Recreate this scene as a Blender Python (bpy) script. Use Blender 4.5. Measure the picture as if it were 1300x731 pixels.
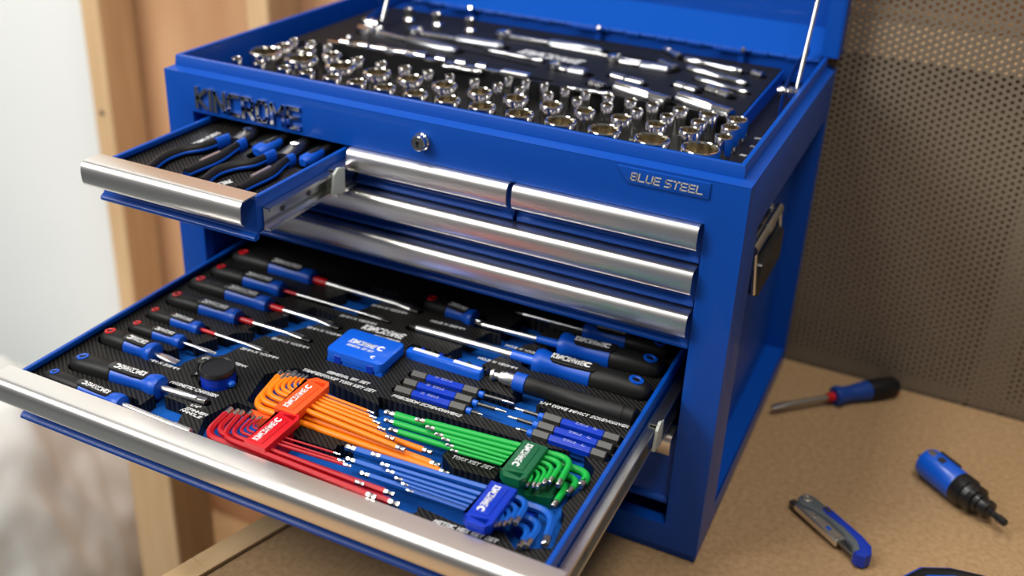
import bpy, bmesh, math, random
import numpy as np
from mathutils import Vector, Matrix
random.seed(7)
for _o in list(bpy.data.objects): bpy.data.objects.remove(_o)
SC = bpy.context.scene
COL = SC.collection
PI = math.pi

# ------------------------------------------------------------------ camera
cd = bpy.data.cameras.new('camera'); cam = bpy.data.objects.new('camera', cd); COL.objects.link(cam)
_r = Vector((0.89983021, 0.43446698, 0.03929421)); _u = Vector((-0.21413843, 0.36143063, 0.90747597)); _f = Vector((-0.38006621, 0.82498869, -0.41826228))
M = Matrix((( _r.x, _u.x, -_f.x, 0.51323810), (_r.y, _u.y, -_f.y, -0.89579516), (_r.z, _u.z, -_f.z, 0.81574742), (0, 0, 0, 1)))
cam.matrix_world = M
cd.sensor_width = 36.0; cd.lens = 36.0 * 1312.034 / 1300.0
cd.shift_x = (650 - 640.195) / 1300.0; cd.shift_y = (280.012 - 365.5) / 1300.0
cd.clip_start = 0.02; cd.clip_end = 60
cd.dof.use_dof = True; cd.dof.focus_distance = 1.0; cd.dof.aperture_fstop = 2.6
SC.camera = cam
SC.view_settings.view_transform = 'Standard'; SC.view_settings.look = 'None'
SC.view_settings.gamma = 1.0; SC.view_settings.use_curve_mapping = False
SC.view_settings.exposure = -0.17

# ------------------------------------------------------------------ world: the pale workshop around
wd = bpy.data.worlds.new('world'); SC.world = wd; wd.use_nodes = True
wn = wd.node_tree; bg = wn.nodes['Background']
bg.inputs[0].default_value = (0.62, 0.64, 0.66, 1); bg.inputs[1].default_value = 0.22

# ------------------------------------------------------------------ lamps
def area(name, loc, target, sx, sy, power, col=(1, 1, 1)):
    l = bpy.data.lights.new(name, 'AREA'); l.shape = 'RECTANGLE'; l.size = sx; l.size_y = sy; l.energy = power; l.color = col
    o = bpy.data.objects.new(name, l); COL.objects.link(o); o.location = loc
    o.rotation_euler = (Vector(target) - Vector(loc)).to_track_quat('-Z', 'Y').to_euler()
    return o
area('window_light', (-1.6, -1.9, 1.8), (0.0, 0.1, 0.25), 1.5, 1.3, 38, (1.0, 0.985, 0.96))
area('overhead_light', (-0.45, -0.75, 2.3), (-0.45, -0.75, 0), 0.45, 0.45, 22, (1.0, 0.97, 0.92))
area('overhead_light', (0.75, -0.75, 2.3), (0.75, -0.75, 0), 0.45, 0.45, 22, (1.0, 0.97, 0.92))
area('overhead_light', (-0.45, 0.15, 2.3), (-0.45, 0.15, 0), 0.45, 0.45, 12, (1.0, 0.97, 0.92))
area('overhead_light', (0.75, 0.15, 2.3), (0.75, 0.15, 0), 0.45, 0.45, 10, (1.0, 0.97, 0.92))
area('overhead_light', (-1.9, -1.7, 2.3), (-1.7, 0.6, 0.2), 1.3, 0.8, 62, (1.0, 0.99, 0.97))  # added lamp, aimed at the white left wall to brighten it

# ------------------------------------------------------------------ materials
def mat(name, col, rough=0.5, metal=0.0, coat=0.0, bump=None, var=None, trans=0.0, alpha=None, spec=0.5, sheen=0.0):
    m = bpy.data.materials.new(name); m.use_nodes = True; nt = m.node_tree; b = nt.nodes['Principled BSDF']
    b.inputs['Base Color'].default_value = (*col, 1); b.inputs['Roughness'].default_value = rough
    b.inputs['Metallic'].default_value = metal; b.inputs['Coat Weight'].default_value = coat
    b.inputs['Specular IOR Level'].default_value = spec
    b.inputs['Transmission Weight'].default_value = trans
    if var or bump:
        tc = nt.nodes.new('ShaderNodeTexCoord')
    if var:      # var = (scale, second colour, detail, stretch)
        mp = nt.nodes.new('ShaderNodeMapping'); mp.inputs['Scale'].default_value = var[3] if len(var) > 3 else (1, 1, 1)
        nz = nt.nodes.new('ShaderNodeTexNoise'); nz.inputs['Scale'].default_value = var[0]; nz.inputs['Detail'].default_value = var[2]
        cr = nt.nodes.new('ShaderNodeValToRGB'); cr.color_ramp.elements[0].color = (*col, 1); cr.color_ramp.elements[1].color = (*var[1], 1)
        cr.color_ramp.elements[0].position = 0.35; cr.color_ramp.elements[1].position = 0.68
        nt.links.new(tc.outputs['Object'], mp.inputs[0]); nt.links.new(mp.outputs[0], nz.inputs['Vector'])
        nt.links.new(nz.outputs[0], cr.inputs[0]); nt.links.new(cr.outputs[0], b.inputs['Base Color'])
    if bump:     # bump = (scale, strength, distance, stretch)
        mp2 = nt.nodes.new('ShaderNodeMapping'); mp2.inputs['Scale'].default_value = bump[3] if len(bump) > 3 else (1, 1, 1)
        n2 = nt.nodes.new('ShaderNodeTexNoise'); n2.inputs['Scale'].default_value = bump[0]; n2.inputs['Detail'].default_value = 3
        bp = nt.nodes.new('ShaderNodeBump'); bp.inputs['Strength'].default_value = bump[1]; bp.inputs['Distance'].default_value = bump[2]
        nt.links.new(tc.outputs['Object'], mp2.inputs[0]); nt.links.new(mp2.outputs[0], n2.inputs['Vector'])
        nt.links.new(n2.outputs[0], bp.inputs['Height']); nt.links.new(bp.outputs[0], b.inputs['Normal'])
    return m
PAINT = mat('blue_enamel_paint', (0.0, 0.058, 0.355), 0.42, 0, 0.12, spec=0.28, bump=(420, 0.05, 0.0004))
PAINT_M = mat('blue_enamel_satin', (0.0, 0.062, 0.36), 0.7, 0, 0.0, spec=0.08)
PAINT_IN = mat('blue_enamel_inside', (0.0, 0.045, 0.30), 0.5, 0, 0.0, spec=0.2)
ALU = mat('brushed_aluminium', (0.84, 0.81, 0.775), 0.32, 1.0)
CHROME = mat('chrome', (0.74, 0.72, 0.69), 0.12, 1.0)
SATIN2 = mat('brushed_chrome', (0.50, 0.49, 0.48), 0.2, 1.0)
SATIN = mat('dull_chrome', (0.34, 0.35, 0.37), 0.3, 1.0)
CHROME_DK = mat('socket_chrome_inside', (0.72, 0.66, 0.54), 0.16, 1.0)
CHROME_T = mat('key_tip_metal', (0.62, 0.60, 0.57), 0.25, 1.0)
BADGE = mat('chrome_badge', (0.75, 0.75, 0.76), 0.12, 1.0)
ZINC = mat('zinc_plated_rail', (0.62, 0.66, 0.68), 0.25, 1.0, var=(30, (0.75, 0.72, 0.62), 2))
STEEL = mat('satin_steel', (0.78, 0.77, 0.74), 0.28, 1.0)
STEEL_DK = mat('dark_steel_tip', (0.16, 0.15, 0.14), 0.35, 1.0)
RUBBER = mat('black_rubber', (0.009, 0.0088, 0.0085), 0.48, spec=0.25, bump=(900, 0.1, 0.0004))
PLAST_K = mat('black_plastic', (0.012, 0.012, 0.012), 0.28)
CLIP_K = mat('dark_grey_plastic', (0.035, 0.033, 0.03), 0.4)
BLUE_P = mat('blue_plastic', (0.001, 0.068, 0.44), 0.38, spec=0.4)
BLUE_BOX = mat('bright_blue_plastic', (0.004, 0.10, 0.62), 0.3, coat=0.3)
BLUE_DK = mat('deep_blue_plastic', (0.001, 0.030, 0.42), 0.35, spec=0.35)
BLUE_CL = mat('clear_blue_plastic', (0.003, 0.04, 0.5), 0.1, coat=1.0, trans=0.15)
BLUE_KEY = mat('blue_key_coating', (0.004, 0.085, 0.42), 0.4, spec=0.35)
RED_P = mat('red_plastic', (0.55, 0.004, 0.008), 0.35)
RED_KEY = mat('red_key_coating', (0.42, 0.004, 0.010), 0.4, spec=0.35)
RED_H = mat('red_holder_plastic', (0.58, 0.005, 0.012), 0.4)
ORG_KEY = mat('orange_key_coating', (0.85, 0.20, 0.003), 0.4, spec=0.35)
ORG_H = mat('orange_holder_plastic', (0.88, 0.085, 0.012), 0.4)
GRN_KEY = mat('green_key_coating', (0.006, 0.36, 0.05), 0.4, spec=0.35)
GRN_H = mat('dark_green_holder_plastic', (0.001, 0.10, 0.035), 0.4)
WHITE = mat('white_print', (0.74, 0.74, 0.74), 0.5, spec=0.2)
GREYP = mat('grey_print', (0.42, 0.40, 0.37), 0.5)
KNIFE_G = mat('grey_painted_metal', (0.13, 0.15, 0.16), 0.4, 0.3)
EVA = mat('blue_eva_foam', (0.001, 0.075, 0.36), 0.7, spec=0.2, bump=(700, 0.15, 0.0003))
MDF = mat('mdf_board', (0.34, 0.205, 0.098), 0.66, spec=0.3, var=(150, (0.43, 0.272, 0.138), 6), bump=(500, 0.12, 0.0005))
TIMBER = mat('pine_timber', (0.62, 0.40, 0.21), 0.6, spec=0.3, var=(5, (0.70, 0.48, 0.26), 5, (9, 9, 0.8)))
OLDWOOD = mat('weathered_timber', (0.20, 0.155, 0.11), 0.7, var=(5, (0.26, 0.20, 0.14), 5, (9, 9, 0.8)))
TIMBER_E = mat('pine_edging', (0.60, 0.39, 0.19), 0.6, spec=0.25, var=(5, (0.68, 0.46, 0.24), 5, (9, 0.8, 9)))
PLY = mat('plywood_sheet', (0.46, 0.235, 0.115), 0.65, spec=0.3, var=(2.2, (0.62, 0.36, 0.19), 6, (3, 1, 1.0)))
PERF = mat('perforated_steel', (0.21, 0.17, 0.125), 0.5, 0.3, var=(3.5, (0.25, 0.205, 0.15), 4))
WALLM = mat('white_wall_paint', (0.80, 0.82, 0.81), 0.7, var=(1.2, (0.86, 0.87, 0.85), 3))
BAGM = mat('white_plastic_sheeting', (0.80, 0.81, 0.79), 0.5, var=(4, (0.84, 0.84, 0.81), 3))
CONC = mat('grey_concrete', (0.10, 0.11, 0.115), 0.7, var=(3, (0.14, 0.15, 0.15), 6))

def foam_mat():
    m = bpy.data.materials.new('black_carbon_weave_foam'); m.use_nodes = True; nt = m.node_tree; b = nt.nodes['Principled BSDF']
    b.inputs['Roughness'].default_value = 0.45; b.inputs['Specular IOR Level'].default_value = 0.25
    tc = nt.nodes.new('ShaderNodeTexCoord')
    mp = nt.nodes.new('ShaderNodeMapping'); mp.inputs['Rotation'].default_value = (0, 0, math.radians(-52))
    wv = nt.nodes.new('ShaderNodeTexWave'); wv.inputs['Scale'].default_value = 78; wv.inputs['Distortion'].default_value = 0; wv.bands_direction = 'X'
    wv.wave_profile = 'SIN'
    wv2 = nt.nodes.new('ShaderNodeTexWave'); wv2.inputs['Scale'].default_value = 150; wv2.bands_direction = 'Y'
    nt.links.new(tc.outputs['Object'], mp.inputs[0]); nt.links.new(mp.outputs[0], wv.inputs[0]); nt.links.new(mp.outputs[0], wv2.inputs[0])
    mx = nt.nodes.new('ShaderNodeMath'); mx.operation = 'MULTIPLY_ADD'; mx.inputs[1].default_value = 0.35
    nt.links.new(wv2.outputs[1], mx.inputs[0]); nt.links.new(wv.outputs[1], mx.inputs[2])
    cr = nt.nodes.new('ShaderNodeValToRGB'); cr.color_ramp.elements[0].color = (0.002, 0.002, 0.002, 1); cr.color_ramp.elements[1].color = (0.017, 0.016, 0.014, 1)
    cr.color_ramp.elements[0].position = 0.45; cr.color_ramp.elements[1].position = 1.0
    nt.links.new(mx.outputs[0], cr.inputs[0]); nt.links.new(cr.outputs[0], b.inputs['Base Color'])
    bp = nt.nodes.new('ShaderNodeBump'); bp.inputs['Strength'].default_value = 0.5; bp.inputs['Distance'].default_value = 0.0006
    nt.links.new(mx.outputs[0], bp.inputs['Height']); nt.links.new(bp.outputs[0], b.inputs['Normal'])
    return m
FOAM = foam_mat()
FOAMK = mat('black_smooth_foam', (0.006, 0.006, 0.007), 0.6, spec=0.2)

# ------------------------------------------------------------------ helpers
def bm_new(): return bmesh.new()
def add_box(bm, x0, x1, y0, y1, z0, z1, bev=0, seg=1, M=None):
    t = bmesh.new()
    bmesh.ops.create_cube(t, size=1)
    bmesh.ops.scale(t, vec=(abs(x1 - x0), abs(y1 - y0), abs(z1 - z0)), verts=t.verts)
    bmesh.ops.translate(t, vec=((x0 + x1) / 2, (y0 + y1) / 2, (z0 + z1) / 2), verts=t.verts)
    if bev: bmesh.ops.bevel(t, geom=t.edges[:], offset=bev, segments=seg, affect='EDGES', profile=0.5)
    merge(bm, t, M); return bm
def merge(bm, t, M=None):
    if M is not None:
        bmesh.ops.transform(t, matrix=M, verts=t.verts)
        if M.determinant() < 0: bmesh.ops.reverse_faces(t, faces=t.faces[:])
    me = bpy.data.meshes.new('tmp'); t.to_mesh(me); t.free(); bm.from_mesh(me); bpy.data.meshes.remove(me)
def rings(bm, ringlist, close=True, cap=True):
    """join consecutive rings (lists of 3-D points, equal length) with quads"""
    vs = [[bm.verts.new(p) for p in r] for r in ringlist]
    n = len(vs[0])
    for a, b in zip(vs, vs[1:]):
        for i in range(n if close else n - 1):
            j = (i + 1) % n
            bm.faces.new((a[i], a[j], b[j], b[i]))
    if cap and close:
        if n > 2:
            bm.faces.new(vs[0][::-1]); bm.faces.new(vs[-1])
    return vs
def lathe(bm, prof, n=20, M=None, cap=True, ry=1.0):
    """profile [(axial, radius)] turned about X"""
    t = bmesh.new()
    rings(t, [[(x, r * math.cos(2 * PI * k / n) * ry, r * math.sin(2 * PI * k / n)) for k in range(n)] for x, r in prof], cap=cap)
    bmesh.ops.recalc_face_normals(t, faces=t.faces)
    merge(bm, t, M)
def loft(bm, secs, n=20, M=None, e=2.3):
    """secs [(x, half width y, half height z, z offset, y offset)] superellipse sections along X"""
    t = bmesh.new(); rl = []
    for s in secs:
        x, a, b = s[0], s[1], s[2]; zo = s[3] if len(s) > 3 else 0; yo = s[4] if len(s) > 4 else 0
        ring = []
        for k in range(n):
            th = 2 * PI * k / n; c, q = math.cos(th), math.sin(th)
            ring.append((x, yo + a * math.copysign(abs(c) ** (2 / e), c), zo + b * math.copysign(abs(q) ** (2 / e), q)))
        rl.append(ring)
    rings(t, rl); bmesh.ops.recalc_face_normals(t, faces=t.faces); merge(bm, t, M)
def sweep(bm, pts, rad, n=8, up=(0, 0, 1), phase=0.0, M=None):
    """tube along pts; rad = number or list of (half width sideways, half height up)"""
    P = [Vector(p) for p in pts]; rl = []; t = bmesh.new(); up = Vector(up)
    for i, p in enumerate(P):
        d = (P[min(i + 1, len(P) - 1)] - P[max(i - 1, 0)]).normalized()
        s = d.cross(up)
        if s.length < 1e-4: s = d.cross(Vector((1, 0, 0)))
        s.normalize(); w = s.cross(d).normalized()
        r = rad[i] if isinstance(rad, (list, tuple)) and isinstance(rad[0], (list, tuple)) else ((rad[i], rad[i]) if isinstance(rad, (list, tuple)) else (rad, rad))
        rl.append([p + s * r[0] * math.cos(2 * PI * k / n + phase) + w * r[1] * math.sin(2 * PI * k / n + phase) for k in range(n)])
    rings(t, rl); bmesh.ops.recalc_face_normals(t, faces=t.faces); merge(bm, t, M)
def prism(bm, outer, z0, z1, holes=(), bev=0, M=None):
    t = bmesh.new(); es = []
    for loop in [outer] + list(holes):
        vs = [t.verts.new((q_[0], q_[1], z0)) for q_ in loop]
        for i in range(len(vs)): es.append(t.edges.new((vs[i], vs[(i + 1) % len(vs)])))
    if holes: bmesh.ops.triangle_fill(t, edges=es, use_beauty=True)
    else: t.faces.new(t.verts[:])
    g = bmesh.ops.extrude_face_region(t, geom=t.faces[:])
    bmesh.ops.translate(t, vec=(0, 0, z1 - z0), verts=[v for v in g['geom'] if isinstance(v, bmesh.types.BMVert)])
    bmesh.ops.recalc_face_normals(t, faces=t.faces)
    if bev:
        top = [e for e in t.edges if all(abs(v.co.z - z1) < 1e-7 for v in e.verts) and len(e.link_faces) == 2 and any(abs(f.normal.z) < 0.5 for f in e.link_faces)]
        bmesh.ops.bevel(t, geom=top, offset=bev, segments=2, affect='EDGES', profile=0.6)
    merge(bm, t, M)
def rrect(x0, x1, y0, y1, r, n=4):
    o = []
    for cx, cy, a in ((x1 - r, y1 - r, 0), (x0 + r, y1 - r, 90), (x0 + r, y0 + r, 180), (x1 - r, y0 + r, 270)):
        for k in range(n + 1):
            t = math.radians(a + 90 * k / n); o.append((cx + r * math.cos(t), cy + r * math.sin(t)))
    return o
def link(name, me, material, parent=None, ang=35):
    if material is not None and len(me.materials) == 0: me.materials.append(material)
    me.polygons.foreach_set('use_smooth', [True] * len(me.polygons))
    me.set_sharp_from_angle(angle=math.radians(ang))
    o = bpy.data.objects.new(name, me); COL.objects.link(o)
    if parent is not None:
        o.parent = parent
    return o
def obj(name, bm, material, parent=None, ang=35):
    me = bpy.data.meshes.new(name); bm.to_mesh(me); bm.free()
    return link(name, me, material, parent, ang)
def root_inv(o):
    m = Matrix.Identity(4)
    while o is not None: m = m @ o.matrix_basis.inverted(); o = o.parent
    return m
def wobj(name, bm, material, parent, ang=35):
    """like obj, for a mesh written in world coordinates"""
    bmesh.ops.transform(bm, matrix=root_inv(parent), verts=bm.verts)
    return obj(name, bm, material, parent, ang)
def tag(o, label, cat=None, group=None, kind=None):
    if label: o['label'] = label
    if cat: o['category'] = cat
    if group: o['group'] = group
    if kind: o['kind'] = kind
    return o
def thing(name, label, cat, loc=(0, 0, 0), rz=0.0, group=None):
    o = bpy.data.objects.new(name, None); o.empty_display_size = 0.02; COL.objects.link(o)
    o.location = loc; o.rotation_euler = (0, 0, rz)
    o.matrix_basis = Matrix.Translation(Vector(loc)) @ Matrix.Rotation(rz, 4, 'Z')
    return tag(o, label, cat, group)
def struct(name, bm, m, ang=35):
    o = obj(name, bm, m, None, ang); o['kind'] = 'structure'; return o
GL = {'A': '00 0,.7 .25,1 .75,1 1,.7 1,0|0,.38 1,.38', 'B': '0,0 0,1 .8,1 1,.85 1,.65 .85,.52 1,.38 1,.15 .8,0 0,0|0,.52 .85,.52', 'C': '1,1 .2,1 0,.8 0,.2 .2,0 1,0',
 'D': '0,0 0,1 .8,1 1,.8 1,.2 .8,0 0,0', 'E': '1,1 0,1 0,0 1,0|0,.5 .9,.5', 'F': '1,1 0,1 0,0|0,.5 .85,.5', 'G': '1,1 .2,1 0,.8 0,.2 .2,0 1,0 1,.5 .55,.5', 'H': '0,0 0,1|1,0 1,1|0,.5 1,.5',
 'I': '0,0 0,1', 'J': '1,1 1,.2 .8,0 .2,0 0,.2', 'K': '0,0 0,1|1,1 .1,.5 1,0', 'L': '0,1 0,0 1,0', 'M': '0,0 0,1 .5,.45 1,1 1,0', 'N': '0,0 0,1 1,0 1,1', 'O': '.2,0 0,.2 0,.8 .2,1 .8,1 1,.8 1,.2 .8,0 .2,0',
 'P': '0,0 0,1 .8,1 1,.85 1,.58 .8,.43 0,.43', 'Q': '.2,0 0,.2 0,.8 .2,1 .8,1 1,.8 1,.2 .8,0 .2,0|.6,.3 1,0', 'R': '0,0 0,1 .8,1 1,.85 1,.58 .8,.43 0,.43|.5,.43 1,0', 'S': '1,1 .15,1 0,.88 0,.62 .15,.5 .85,.5 1,.38 1,.12 .85,0 0,0',
 'T': '0,1 1,1|.5,1 .5,0', 'U': '0,1 0,.2 .2,0 .8,0 1,.2 1,1', 'V': '0,1 .5,0 1,1', 'W': '0,1 .25,0 .5,.6 .75,0 1,1', 'X': '0,0 1,1|0,1 1,0', 'Y': '0,1 .5,.5 1,1|.5,.5 .5,0', 'Z': '0,1 1,1 0,0 1,0',
 '0': '.2,0 0,.2 0,.8 .2,1 .8,1 1,.8 1,.2 .8,0 .2,0', '1': '0,.8 .6,1 .6,0', '2': '0,1 .85,1 1,.88 1,.62 .85,.5 .15,.5 0,.38 0,0 1,0', '3': '0,1 .85,1 1,.88 1,.62 .85,.5 1,.38 1,.12 .85,0 0,0|.3,.5 .85,.5', '4': '.8,0 .8,1 0,.3 1,.3',
 '5': '1,1 0,1 0,.55 .85,.55 1,.4 1,.12 .85,0 0,0', '6': '1,1 .2,1 0,.8 0,.2 .2,0 .8,0 1,.2 1,.5 0,.5', '7': '0,1 1,1 .4,0', '8': '.15,.5 0,.62 0,.88 .15,1 .85,1 1,.88 1,.62 .85,.5 .15,.5 0,.38 0,.12 .15,0 .85,0 1,.12 1,.38 .85,.5', '9': '0,0 .8,0 1,.2 1,.8 .8,1 .2,1 0,.8 0,.5 1,.5',
 '.': '0,0 0,.06', '/': '0,0 1,1', '"': '0,1 0,.7|1,1 1,.7', '&': '1,0 .2,.75 .35,1 .65,1 .8,.8 0,.35 0,.12 .15,0 .6,0 1,.4', ' ': ''}
GL['A'] = '0,0 0,.7 .25,1 .75,1 1,.7 1,0|0,.38 1,.38'
GW = {'I': 0.0, '.': 0.0, '1': 0.6, '"': 0.35, ' ': 0.25, 'M': 1.15, 'W': 1.2, '/': 0.6}
def text_bm(s, w, h, depth=0.0003, bold=0.0, shear=0.0, res=2):
    """flat squared lettering filling w x h in the XY plane from the origin, raised by depth; built from strokes"""
    k = 0.135 + bold * 0.9                    # stroke width in letter heights
    tk = h * k; su = sum(GW.get(c, 1.0) for c in s); m_ = len(s) - 1
    for _ in range(6):
        ga = tk * 1.55; cell = (w - tk - shear * h - m_ * ga) / max(su, .01)
        if cell > tk * 1.5: break
        tk *= 0.85
    cell = max(cell, 1e-5)
    bm = bmesh.new(); x = tk / 2
    H = h - tk
    for c in s:
        cw = GW.get(c, 1.0) * cell
        for line in GL[c].split('|'):
            if not line: continue
            p = [tuple(float(v) for v in q.split(',')) for q in line.split()]
            P = [Vector((x + a * cw, tk / 2 + b_ * H)) for a, b_ in p]
            for i in range(len(P) - 1):
                A, B = P[i], P[i + 1]; d = (B - A).normalized() if (B - A).length > 1e-9 else Vector((0, 1)); nrm = Vector((-d.y, d.x)) * tk / 2
                e0 = d * tk * .5 if i == 0 else d * tk * .30
                e1 = d * tk * .5 if i == len(P) - 2 else d * tk * .30
                z = 0.0
                q = [A - e0 - nrm, B + e1 - nrm, B + e1 + nrm, A - e0 + nrm]
                vs = [bm.verts.new((v.x + shear * v.y, v.y, z)) for v in q]
                g = [bm.verts.new((v.co.x, v.co.y, depth)) for v in vs]
                bm.faces.new(g); bm.faces.new(vs[::-1])
                for m in range(4): bm.faces.new((vs[m], vs[(m + 1) % 4], g[(m + 1) % 4], g[m]))
        x += cw + ga
    return bm
def spanner_c(bm, cx, cy, r, z=0.0, depth=0.0003):
    """open-jaw emblem: a thick C ring, opening to +x"""
    pts = []
    for k in range(15): a = math.radians(40 + 280 * k / 14); pts.append((cx + r * math.cos(a), cy + r * math.sin(a)))
    for k in range(14, -1, -1): a = math.radians(48 + 264 * k / 14); pts.append((cx + 0.12 * r + 0.5 * r * math.cos(a), cy + 0.5 * r * math.sin(a)))
    prism(bm, pts, z, z + depth)
def place(bm, M):
    bmesh.ops.transform(bm, matrix=M, verts=bm.verts); return bm
def frameM(o, xdir, ydir):
    x = Vector(xdir).normalized(); z = x.cross(Vector(ydir)).normalized(); y = z.cross(x)
    return Matrix(((x.x, y.x, z.x, o[0]), (x.y, y.y, z.y, o[1]), (x.z, y.z, z.z, o[2]), (0, 0, 0, 1)))
AXZ = Matrix(((0, 0, -1, 0), (0, 1, 0, 0), (1, 0, 0, 0), (0, 0, 0, 1)))   # turns +X into +Z
def cyl(bm, p0, p1, r, n=16, r1=None):
    p0, p1 = Vector(p0), Vector(p1); d = p1 - p0
    up = Vector((0, 0, 1)) if abs(d.normalized().z) < 0.9 else Vector((0, 1, 0))
    y = up.cross(d).normalized(); M_ = frameM(p0, d, y)
    lathe(bm, [(0, r), (d.length, r if r1 is None else r1)], n, M_)

# ================================================================== SETTING
ZT = 0.0
# bench top: the left front corner is cut back so that the board ends under the chest
bm = bm_new()
prism(bm, [(-0.1086, -0.2595), (-0.128, -0.33), (-0.128, -0.60), (1.25, -0.60), (1.25, 0.484), (-0.47, 0.484), (-0.47, -0.02), (-0.036, -0.02)], -0.018, 0.0, bev=0.0)
bench = thing('workbench', 'brown chipboard workbench that carries the blue tool chest', 'workbench', (0.3, 0.0, -0.9))
wobj('bench_top', bm, MDF, bench)
bm = bm_new()
for (a, b) in (((-0.036, -0.02), (-0.1086, -0.2595)), ((-0.1086, -0.2595), (-0.128, -0.33)), ((-0.128, -0.33), (-0.128, -0.60))):
    A = Vector((*a, 0)); B = Vector((*b, 0)); d = (B - A).normalized(); nrm = Vector((d.y, -d.x, 0))
    q = [A + nrm * 0.002, B + nrm * 0.002, B + nrm * 0.030, A + nrm * 0.030]
    prism(bm, [(v.x, v.y) for v in q], -0.09, 0.004)
e_ = wobj('edge_board', bm, TIMBER_E, bench)
def box_part(name, dims, m, parent, bev=0.001):
    b = bm_new(); add_box(b, *dims, bev); return wobj(name, b, m, parent)
box_part('leg', (-0.614, -0.522, 0.1, 0.19, -0.9, -0.2), TIMBER, bench, 0.003)
box_part('cross_rail', (-0.614, -0.2, 0.19, 0.235, -0.29, -0.2), TIMBER, bench, 0.002)
box_part('leg', (-0.29, -0.2, 0.1, 0.19, -0.9, -0.018), TIMBER, bench, 0.003)
box_part('leg', (1.1, 1.19, -0.55, -0.46, -0.9, -0.018), TIMBER, bench)
box_part('leg', (-0.1, -0.01, -0.59, -0.50, -0.9, -0.018), TIMBER, bench)
box_part('leg', (1.1, 1.19, 0.38, 0.47, -0.9, -0.018), TIMBER, bench)
bm = bm_new(); add_box(bm, -4, 3, -3.4, 1.62, -0.95, -0.9); struct('floor', bm, CONC)
bm = bm_new(); add_box(bm, -4, 3, 1.5, 1.56, -0.9, 2.7); struct('wall_back', bm, WALLM)
bm = bm_new(); add_box(bm, -4, -1.0, 0.60, 0.66, -0.9, 2.7); struct('wall_left', bm, WALLM)

# timber stud frame behind the bench, lined with plywood
frame = thing('stud_frame', 'bare pine stud frame lined with plywood behind the bench', 'wall frame', (-0.1, 0.53, -0.9))
YF, YB = 0.4875, 0.577
for x in (-1.010, -0.622, -0.12, 0.2, 0.598):
    box_part('stud', (x, x + 0.046, YF, YB, -0.855, 1.25), TIMBER if x < 0.5 else OLDWOOD, frame, 0.003)
box_part('stud', (1.17, 1.216, YF, YB, -0.855, 1.25), TIMBER, frame, 0.003)
box_part('bottom_plate', (-1.01, 1.216, YF, YB, -0.9, -0.855), TIMBER, frame, 0.003)
box_part('top_plate', (-1.01, 1.216, YF, YB, 1.25, 1.295), TIMBER, frame, 0.003)
for x0, x1 in ((-0.074, 0.2), (0.246, 0.598), (0.644, 1.17)):
    box_part('noggin', (x0, x1, YF, YB, 0.468, 0.518), TIMBER, frame, 0.003)
    box_part('noggin', (x0, x1, YF, YB, -0.02, 0.026), OLDWOOD, frame, 0.003)
box_part('noggin', (-0.964, -0.622, YF, YB, 0.60, 0.645), TIMBER, frame, 0.003)
box_part('plywood_lining', (-1.01, 1.216, 0.578, 0.59, -0.9, 1.3), PLY, frame)
for P_ in ((-0.987, YF - 0.0015, 0.14), (-0.6, YF - 0.0015, 0.2)):
    b = bm_new(); cyl(b, P_, (P_[0], P_[1] + 0.003, P_[2]), 0.006, 10); wobj('screw_head', b, ZINC, frame)

# perforated steel sheet screwed to the front of the studs
def perforated(x0, x1, z0, z1, y, p=0.009, rh=0.0027):
    vs, fs = [], []
    cx, n = p * 0.8660254, 6
    nx = int((x1 - x0) / cx); nz = int((z1 - z0) / p)
    R = p / math.sqrt(3)
    for i in range(nx):
        for k in range(nz):
            X = x0 + (i + .5) * cx; Z = z0 + (k + .5 + (0.5 if i % 2 else 0)) * p
            b0 = len(vs)
            for q in range(n):
                a = math.radians(60 * q); vs.append((X + R * math.cos(a), y, Z + R * math.sin(a)))
            for q in range(n):
                a = math.radians(60 * q); vs.append((X + rh * math.cos(a), y, Z + rh * math.sin(a)))
            for q in range(n):
                a = math.radians(60 * q); vs.append((X + rh * math.cos(a), y + 0.0015, Z + rh * math.sin(a)))
            for q in range(n):
                w = (q + 1) % n
                fs.append((b0 + q, b0 + w, b0 + 6 + w, b0 + 6 + q)); fs.append((b0 + 6 + q, b0 + 6 + w, b0 + 12 + w, b0 + 12 + q))
    me = bpy.data.meshes.new('perforated_sheet'); me.from_pydata(vs, [], fs); me.update()
    me.materials.append(PERF); o = bpy.data.objects.new('perforated_sheet', me); COL.objects.link(o); return o
pp = perforated(-0.05, 1.0, 0.001, 0.80, YF - 0.0015)
tag(pp, 'brown-grey perforated steel sheet fixed upright behind the bench', 'perforated panel')

# crumpled white sheeting heaped at the left
def noise3(x, y, z):
    from mathutils import noise
    return noise.noise(Vector((x, y, z)))
bm = bm_new()
bmesh.ops.create_icosphere(bm, subdivisions=6, radius=1)
for v in bm.verts:
    c = v.co.copy(); n = noise3(c.x * 1.6, c.y * 1.6, c.z * 1.6) * 0.16
    rd = abs(noise3(c.x * 4 + 3, c.y * 4, c.z * 3)); fold = (0.5 - rd) * 0.06 + noise3(c.x * 9, c.y * 9, c.z * 6 + 5) * 0.022 + noise3(c.x * 22, c.y * 22, c.z * 14) * 0.006
    s = 1 + n + fold
    v.co = Vector((c.x * 0.46 * s, c.y * 0.40 * s, max(c.z * 0.60 * s, -0.07)))
bag = obj('plastic_sheeting', bm, BAGM, None, 80); bag.location = (-1.16, 0.06, -0.83)
tag(bag, 'heap of crumpled translucent white plastic sheeting left of the timber leg', 'plastic sheeting')

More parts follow.
